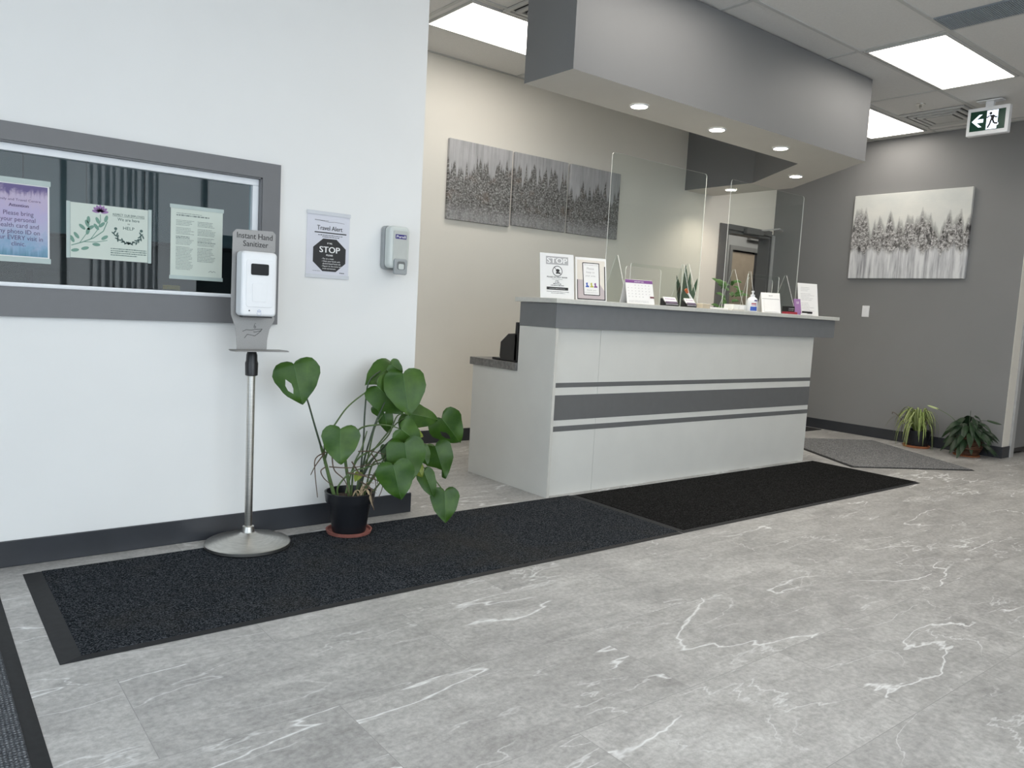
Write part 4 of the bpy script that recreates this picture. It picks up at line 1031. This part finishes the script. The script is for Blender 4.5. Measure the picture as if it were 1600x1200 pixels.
MB().prism(rrect(1.110, 1.222, 1.050, 1.245, .012), PY-.0805, PY-.0775, 'xz').build('front_cover', M['white_plastic'], ds, bevel=.002)
MB().prism(rrect(1.128, 1.202, 1.182, 1.228, .006), PY-.0835, PY-.0808, 'xz').build('sensor_window', M['gloss_black'], ds, bevel=.001)
MB().prism(rrect(1.135, 1.195, 1.072, 1.150, .008), PY-.0825, PY-.0808, 'xz').build('button_panel', M['white_plastic'], ds, bevel=.001)
MB().box(1.105, 1.225, PY-.070, PY-.02, 1.006, 1.0118).build('outlet', M['black'], ds)
b = MB(face_front(1.125, PY-.0788, 1.035)); disc(b, 0, 0, .003, .003, 0, 12); b.build('indicator', M['ink'], ds)
b = MB(face_front(1.166, PY-.0788, 1.034)); line(b, [(-.008, 0), (0, .006), (.008, 0), (0, -.004), (-.008, 0)], .0015); ring(b, 0, -.010, .008, .009, 0, 16); b.build('emblem', plain('pale blue print', (.35, .40, .62), .5), ds)

# ------------------------------------------------------------------ mats
def floor_mat_obj(name, lab, x0, x1, y0, y1, pile, bw=.045, z=0, h_=.008, widths=None):
    t = thing(name, lab, 'floor mat', ((x0+x1)/2, (y0+y1)/2, 0))
    wl, wr, wf, wb = widths or (bw, bw, bw, bw)
    b = MB()
    b.add([(x0, y0, .0008), (x1, y0, .0008), (x1, y1, .0008), (x0, y1, .0008), (x0+wl, y0+wf, h_-.002), (x1-wr, y0+wf, h_-.002), (x1-wr, y1-wb, h_-.002), (x0+wl, y1-wb, h_-.002)],
          [(0, 1, 5, 4), (1, 2, 6, 5), (2, 3, 7, 6), (3, 0, 4, 7), (0, 3, 2, 1)])
    b.build('rubber_border', M['rubber'], t)
    MB().box(x0+wl, x1-wr, y0+wf, y1-wb, .001, h_).build('carpet', pile, t, bevel=.002)
    return t
floor_mat_obj('runner_mat', 'charcoal carpet runner with rubber edges under the sanitizer stand and the monstera', .343, 3.135, 2.472, 3.348, M['mat_near'], widths=(.06, .012, .025, .012))
floor_mat_obj('runner_mat', 'dark charcoal carpet runner lying along the front of the reception desk', 3.14, 5.80, 2.475, 3.345, M['mat_far'], widths=(.03, .012, .025, .02))
floor_mat_obj('entrance_mat', 'ribbed grey entrance mat with a black rubber edge at the bottom left corner', -1.25, .254, .2, 3.25, M['mat_rib'], bw=.04)
# grey mat turned on the floor, corner a = (5.87,3.04)
t = thing('grey_mat', 'grey carpet mat lying askew between the desk end and the grey wall', 'floor mat', (5.865, 3.035, 0), (0, 0, math.radians(-30.5)), local=True)
Wm, Lm = 1.075, 1.40
b = MB(); e = .035
MB().box(e, Wm-.01, e*.6, Lm-.01, .001, .008).build('carpet', M['mat_grey'], t, bevel=.002)
b.add([(0, 0, .0008), (Wm, 0, .0008), (Wm, Lm, .0008), (0, Lm, .0008), (e, e*.6, .006), (Wm-.01, e*.6, .006), (Wm-.01, Lm-.01, .006), (e, Lm-.01, .006)],
      [(0, 1, 5, 4), (1, 2, 6, 5), (2, 3, 7, 6), (3, 0, 4, 7), (0, 3, 2, 1)]); b.build('rubber_border', M['rubber'], t)
tag(MB().box(6.75, 7.66, 4.33, 5.10, .0008, .007).build('black_mat', M['black_mat'], bevel=.001), 'black doormat on the floor before the back doorway beyond the desk', 'floor mat')

# ------------------------------------------------------------------ monstera
HALF = [(0, 0), (-.07, .05), (-.125, .15), (-.13, .27), (-.08, .39), (.03, .475), (.17, .5), (.32, .485), (.47, .435), (.61, .36), (.73, .275), (.84, .18), (.92, .095), (.97, .04), (1, 0)]
def heart_leaf(P, Q, W_, parent, mats, name='leaf', hole=0, split=0, fold=.22, droop=.12, lookup=None, rnd=R):
    P = Vector(P); Q = Vector(Q); ax = Q-P; L_ = ax.length; ax.normalize()
    view = Vector((-.55, -.78, .32)).normalized() if lookup is None else lookup
    side = ax.cross(view).normalized(); nrm = side.cross(ax).normalized()
    b = MB(); rings = 6
    ph = rnd.uniform(0, 6)
    for sgn in (-1, 1):
        outl = list(HALF)
        m_ = len(outl); vs = [];
        for i, (t, w_) in enumerate(outl):
            w2 = w_*W_*1.16*(1+.035*math.sin(ph+i*1.9))
            if split and sgn == 1 and 9 <= i <= 11: w2 *= (.5, .12, .4)[i-9]
            for r_ in range(rings+1):
                f = r_/rings
                tt = .03*(1-f)+t*f if i else t*f
                # rib line of this half: slide the inner point along the axis towards the outline's t
                ti = max(0, t)*.92*(1-f)+t*f
                yy = w2*f
                zz = -fold*abs(yy)*(1-.25*f)-droop*L_*ti*ti+.014*W_*math.sin(i*1.15+ph)*f*3+.05*W_*math.sin(ph*2+sgn)*f*f
                vs.append(P+ax*(ti*L_)+side*(yy*sgn)+nrm*zz)
        if hole == 1 and sgn == 1:   # a slit: its two ends are drawn together
            for i in (7, 10):
                c_ = vs[i*(rings+1)+3]
                for r_ in (2, 4): vs[i*(rings+1)+r_] = c_.copy()
        fs = []
        for i in range(m_-1):
            for r_ in range(rings):
                if hole == 1 and sgn == 1 and i in (7, 8, 9) and r_ in (2, 3): continue
                a = i*(rings+1)+r_; q = (a, a+1, a+rings+2, a+rings+1)
                fs.append(q if sgn == 1 else q[::-1])
        b.cur = 0; b.add(vs, fs)
    # raised midrib
    rib = [P+ax*(t*L_)+nrm*(.0012-droop*L_*t*t) for t in [k/8*.97 for k in range(9)]]
    b.cur = 1; b.tube(rib, .0016, 5, .0005)
    me = b.build(name, mats, parent, smooth=False)
    for p in me.data.polygons: p.use_smooth = True
    return me
LEAVES = [
   ((1.338, 3.22, 0.81), (1.353, 3.16, 0.642), 0.177, 1, 0), ((1.539, 3.16, 0.523), (1.511, 3.1, 0.378), 0.146, 0, 0),
   ((1.85, 3.16, 0.769), (1.842, 3.08, 0.584), 0.172, 0, 0), ((1.75, 3.22, 0.705), (1.886, 3.19, 0.569), 0.144, 0, 0),
   ((1.871, 3.3, 0.793), (1.715, 3.26, 0.72), 0.124, 0, 0), ((1.844, 3.27, 0.804), (1.896, 3.24, 0.769), 0.066, 0, 0),
   ((1.923, 3.2, 0.57), (2.104, 3.2, 0.532), 0.103, 0, 0), ((2.169, 3.3, 0.523), (2.288, 3.28, 0.383), 0.162, 1, 0),
   ((2.099, 3.24, 0.392), (2.145, 3.2, 0.225), 0.136, 0, 1), ((1.989, 3.16, 0.287), (2.03, 3.12, 0.158), 0.077, 0, 0),
   ((2.101, 3.14, 0.184), (2.088, 3.1, 0.033), 0.124, 0, 0), ((1.816, 3.1, 0.516), (1.914, 3.07, 0.438), 0.119, 0, 0),
   ((1.813, 3.06, 0.459), (1.83, 3.02, 0.277), 0.158, 0, 0), ((1.736, 3.02, 0.369), (1.76, 2.98, 0.211), 0.151, 0, 0),
   ((1.816, 3.26, 0.566), (1.831, 3.25, 0.471), 0.066, 0, 0), ((1.943, 3.24, 0.546), (1.886, 3.22, 0.485), 0.079, 0, 0),
   ((1.989, 3.2, 0.398), (2.014, 3.17, 0.315), 0.067, 0, 0), ((1.919, 3.12, 0.334), (1.943, 3.1, 0.274), 0.049, 2, 0),
   ((1.671, 3.22, 0.299), (1.64, 3.2, 0.265), 0.034, 3, 0), ((1.953, 3.22, 0.481), (2.012, 3.21, 0.45), 0.042, 2, 0),
   ((1.806, 3.22, 0.415), (1.803, 3.2, 0.328), 0.049, 0, 0), ((1.775, 3.28, 0.598), (1.818, 3.27, 0.543), 0.049, 0, 0),
]
mo = thing('monstera_plant', 'large leafy monstera in a black pot on a terracotta saucer beside the wall end', 'potted plant', (1.645, 3.255, .009))
pc = (1.645, 3.255, .009)
MB().lathe([(.085, 0), (.102, .002), (.108, .018), (.101, .018), (.095, .008), (.02, .006)], pc, 40).build('saucer', M['terra'], mo, smooth=True)
MB().lathe([(.072, .008), (.078, .010), (.100, .150), (.112, .152), (.118, .198), (.110, .200), (.104, .165), (.02, .16)], pc, 44).build('pot', M['pot_black'], mo, smooth=True)
MB().lathe([(.104, .166), (.06, .176), (.01, .178)], pc, 30).build('soil', M['soil'], mo, smooth=True)
for (P_, Q_, w_, k_, s_) in LEAVES:
    mats = [M['leaf'], M['midrib']] if k_ < 2 else ([M['leaf_yellow'], M['midrib']])
    o = heart_leaf(P_, Q_, w_, mo, mats, hole=k_, split=s_)
    if k_ >= 2: o['label'] = 'small yellowing leaf'
G = (1.65, 3.25, .18)
ST = [[(1.348, 3.235, .80), (1.372, 3.25, .74), (1.412, 3.245, .655), (1.452, 3.24, .529), (1.484, 3.24, .434)],
      [(1.75, 3.225, .70), (1.716, 3.25, .68), (1.622, 3.25, .614), (1.565, 3.25, .544), (1.509, 3.25, .452), (1.51, 3.25, .35)],
      [(1.80, 3.29, .77), (1.729, 3.27, .719), (1.715, 3.27, .585), (1.713, 3.27, .454), (1.70, 3.26, .323), (1.69, 3.26, .18)],
      [(1.85, 3.18, .765), (1.813, 3.22, .67), (1.754, 3.22, .55), (1.718, 3.22, .446), (1.70, 3.24, .332), (1.68, 3.25, .18)],
      [(1.82, 3.12, .515), (1.80, 3.18, .522), (1.736, 3.2, .525), (1.648, 3.2, .506), (1.60, 3.22, .40)],
      [(1.923, 3.22, .565), (1.874, 3.24, .557), (1.821, 3.22, .472), (1.751, 3.22, .411), (1.664, 3.24, .352), (1.62, 3.25, .2)],
      [(1.541, 3.175, .52), (1.52, 3.21, .47), (1.515, 3.23, .42), (1.505, 3.24, .37)],
      [(1.719, 3.25, .49), (1.695, 3.25, .41), (1.658, 3.25, .331), (1.649, 3.25, .18)],
      [(1.813, 3.08, .457), (1.80, 3.16, .44), (1.778, 3.2, .363), (1.736, 3.22, .33), (1.70, 3.22, .18)],
      [(2.169, 3.31, .52), (2.02, 3.28, .53), (1.90, 3.24, .48), (1.739, 3.22, .36), (1.66, 3.24, .18)],
      [(1.738, 3.04, .367), (1.72, 3.12, .36), (1.69, 3.18, .33), (1.62, 3.2, .31), (1.57, 3.23, .24), (1.58, 3.24, .18)],
      [(2.099, 3.16, .186), (2.081, 3.16, .21), (2.006, 3.18, .298), (1.918, 3.18, .323), (1.753, 3.2, .287), (1.68, 3.22, .18)],
      [(2.097, 3.25, .390), (2.015, 3.22, .414), (1.924, 3.2, .436), (1.80, 3.21, .36), (1.69, 3.23, .18)],
      [(1.988, 3.17, .286), (1.95, 3.2, .32), (1.86, 3.2, .33), (1.72, 3.21, .18)],
      [(1.99, 3.21, .397), (1.93, 3.21, .40), (1.82, 3.22, .35), (1.70, 3.25, .18)],
      [(1.943, 3.25, .545), (1.88, 3.25, .52), (1.78, 3.25, .42), (1.70, 3.26, .3), (1.68, 3.26, .18)],
      [(1.816, 3.27, .566), (1.77, 3.27, .50), (1.74, 3.27, .36), (1.70, 3.27, .18)]]
for i, p in enumerate(ST):
    MB().tube(spline(p, 5), .0028 if i not in (2, 3) else .0034, 7, .0048).build('petiole', M['stem_dark'] if i in (0, 2, 3, 9) else M['stem'], mo, smooth=True)
MB().tube(spline([(1.484, 3.24, .434), (1.507, 3.24, .361), (1.531, 3.24, .28), (1.565, 3.245, .18)], 6), .006, 9, .0095).build('stem', M['stem'], mo, smooth=True)
MB().tube(spline([(1.60, 3.24, .42), (1.615, 3.25, .34), (1.63, 3.25, .26), (1.64, 3.25, .175)], 6), .006, 9, .009).build('stem', M['stem'], mo, smooth=True)
MB().tube(spline([(1.76, 3.22, .38), (1.72, 3.23, .33), (1.69, 3.24, .26), (1.67, 3.25, .175)], 6), .006, 9, .009).build('stem', M['stem'], mo, smooth=True)
RT = [[(1.50, 3.22, .41), (1.443, 3.2, .389), (1.441, 3.2, .328), (1.457, 3.2, .209)], [(1.491, 3.22, .401), (1.444, 3.2, .358), (1.421, 3.2, .315)],
      [(1.67, 3.2, .26), (1.69, 3.14, .241), (1.69, 3.13, .205), (1.701, 3.12, .141)], [(1.50, 3.22, .34), (1.469, 3.2, .329), (1.487, 3.2, .292), (1.54, 3.22, .25)],
      [(1.509, 3.2, .345), (1.61, 3.18, .336), (1.732, 3.18, .346)], [(1.652, 3.2, .405), (1.723, 3.2, .4), (1.796, 3.2, .378)],
      [(1.521, 3.2, .391), (1.535, 3.2, .327), (1.588, 3.2, .274), (1.62, 3.2, .19)], [(1.60, 3.2, .31), (1.68, 3.17, .29), (1.76, 3.16, .25), (1.74, 3.15, .19)],
      [(1.62, 3.2, .36), (1.66, 3.18, .30), (1.72, 3.17, .29), (1.73, 3.16, .22)], [(1.72, 3.2, .39), (1.75, 3.18, .33), (1.74, 3.17, .25)]]
for p in RT: MB().tube(spline(p, 5), .0032, 6, .0018).build('aerial_root', M['root'], mo, smooth=True)
for k in range(9):
    a = R.uniform(-2.6, -.3); r0 = R.uniform(.02, .07)
    p = Vector((1.66+r0*math.cos(a), 3.25+r0*math.sin(a), .19)); q = p+Vector((R.uniform(-.04, .08), R.uniform(-.05, 0), R.uniform(.0, .07)))
    b = MB(); b.tube(spline([p, (p+q)/2+Vector((0, 0, .03)), q], 4), .003, 5, .001); b.build('dry_sheath', M['dry'], mo)
b = MB(); blade(b, (1.684, 3.16, .23), (1.703, 3.12, .14), .012); b.build('dry_leaf', M['dry'], mo)

# ------------------------------------------------------------------ plants by the right wall
sc = (7.575, 3.31, 0)
sp_ = thing('spider_plant', 'light green spider plant in a dark pot on an orange saucer by the grey wall', 'potted plant', sc)
MB().lathe([(.085, .001), (.115, .002), (.120, .022), (.112, .022), (.10, .010), (.02, .008)], sc, 32).build('saucer', M['terra_orange'], sp_, smooth=True)
MB().lathe([(.085, .010), (.090, .012), (.115, .14), (.115, .165), (.108, .165), (.10, .14), (.02, .135)], sc, 32).build('pot', M['pot_black'], sp_, smooth=True)
for k in range(88):
    a = 2*PI*k/70*7+R.uniform(-.2, .2); reach = R.uniform(.07, .27); up = R.uniform(.05, .19); drop = R.uniform(.04, .27)*(reach/.25)
    ca_, sa_ = math.cos(a), math.sin(a)
    if ca_ > .55: reach *= .5
    if sa_ < -.3: reach = min(reach, .155)
    if ca_ < -.6: reach = min(reach, .2)
    rmax = (XR-.03-sc[0])/max(.01, ca_) if ca_ > 0 else 9
    reach = min(reach, rmax*.9)
    o_ = Vector((sc[0]+.03*ca_, sc[1]+.03*sa_, .15))
    pts = spline([o_, o_+Vector((ca_*reach*.4, sa_*reach*.4, up+.03)), o_+Vector((ca_*reach*.8, sa_*reach*.8, up*.9)), o_+Vector((ca_*reach, sa_*reach, up-drop))], 4)
    n_ = len(pts); sd = Vector((-sa_, ca_, 0)); b = MB()
    for s0, s1, mi in ((-1, -.35, 0), (-.35, .35, 1), (.35, 1, 0)):
        vs = []
        for i, p in enumerate(pts):
            w_ = .0085*(1-(i/(n_-1))**2)+.0004
            vs += [p+sd*w_*s0+Vector((0, 0, abs(s0)*.002)), p+sd*w_*s1+Vector((0, 0, abs(s1)*.002))]
        b.cur = mi; b.add(vs, [(2*i, 2*i+1, 2*i+3, 2*i+2) for i in range(n_-1)])
    b.build('leaf', [M['spider_leaf'], M['spider_stripe']] if k % 2 else [M['spider_leaf'], M['spider_leaf']], sp_)
for x, y in ((7.56, 3.27), (7.58, 3.24)):
    MB().tube([(x, y, .2), (x+.005, y-.005, .34)], .003, 6).build('dry_stalk', M['root'], sp_)
MB().tube(spline([(7.52, 3.36, .16), (7.48, 3.46, .28), (7.49, 3.52, .31), (7.5, 3.53, .29)], 4), .0025, 6).build('dry_stalk', M['root'], sp_)

lc = (7.565, 2.86, 0)
ll = thing('peace_lily', 'dark leafy peace lily in a brown woven basket pot by the right hand door', 'potted plant', lc)
MB().lathe([(.095, .001), (.105, .002), (.110, .012), (.02, .014)], lc, 32).build('saucer', M['terra_orange'], ll, smooth=True)
prof = [(.085, .012)]
for k in range(1, 17):
    z = .012+k*.0112; rr = .085+.040*math.sin(min(1, (z-.012)/.11)*PI/2)-max(0, z-.12)*.25
    prof += [(rr+.003, z-.004), (rr, z)]
prof += [(.095, .192), (.085, .17), (.02, .165)]
MB().lathe(prof, lc, 36).build('basket_pot', M['wicker'], ll, smooth=True)
for sy in (-1, 1):
    ctr = Vector((lc[0]-.07*sy*0-.05, lc[1]+sy*.105, .135))
    MB().tube([ctr+Vector((math.cos(t)*.004, sy*.012*math.sin(t), .022*math.cos(t))) for t in [k*2*PI/12 for k in range(13)]], .004, 6).build('handle', M['dry'] if sy < 0 else M['wicker'], ll, smooth=True)
for k in range(72):
    a = 2*PI*k*.618+R.uniform(-.2, .2); reach = R.uniform(.04, .24); z_ = R.uniform(.20, .41)-reach*.5
    ca_, sa_ = math.cos(a), math.sin(a)
    if ca_ > 0: reach = min(reach, (XR-.03-lc[0])/max(ca_, .05)*.62)
    if sa_ < -.3: reach = min(reach, .19)
    if sa_ > .3: reach = min(reach, .16)
    base = Vector((lc[0]+ca_*reach*.55, lc[1]+sa_*reach*.55, z_)); tip = Vector((lc[0]+ca_*(reach+.055), lc[1]+sa_*(reach+.055), z_-R.uniform(.06, .15)))
    if tip.x > XR-.015: tip.x = XR-.015
    b = MB(); blade(b, base, tip, R.uniform(.045, .062), (0, 0, .022), 6, up=Vector((ca_*.3-.4, sa_*.3-.5, 1)), prof=lambda t: math.sin(PI*min(1, .12+t*.88))**.8)
    o = b.build('leaf', M['lily_leaf'], ll)
    for p in o.data.polygons: p.use_smooth = True
    if k % 3 == 0: MB().tube([(lc[0]+ca_*.02, lc[1]+sa_*.02, .165), tuple(base)], .0022, 5).build('petiole', M['stem_dark'], ll)
MB().tube(spline([(7.56, 2.90, .2), (7.53, 3.0, .33), (7.48, 3.12, .40)], 5), .0022, 6).build('flower_stalk', M['stem'], ll)
b = MB(); blade(b, (7.485, 3.11, .395), (7.46, 3.20, .42), .022); b.build('flower', plain('pale green flower', (.42, .48, .22), .5), ll)
MB().tube([(7.56, 2.86, .25), (7.56, 2.862, .41)], .0018, 6).build('flower_stalk', M['stem_dark'], ll)
MB().tube(spline([(7.55, 2.82, .25), (7.54, 2.77, .33), (7.53, 2.70, .34)], 5), .0022, 6).build('flower_stalk', M['stem_dark'], ll)
b = MB(); blade(b, (7.53, 2.71, .345), (7.52, 2.585, .325), .026); b.build('dark_leaf', M['lily_leaf'], ll)
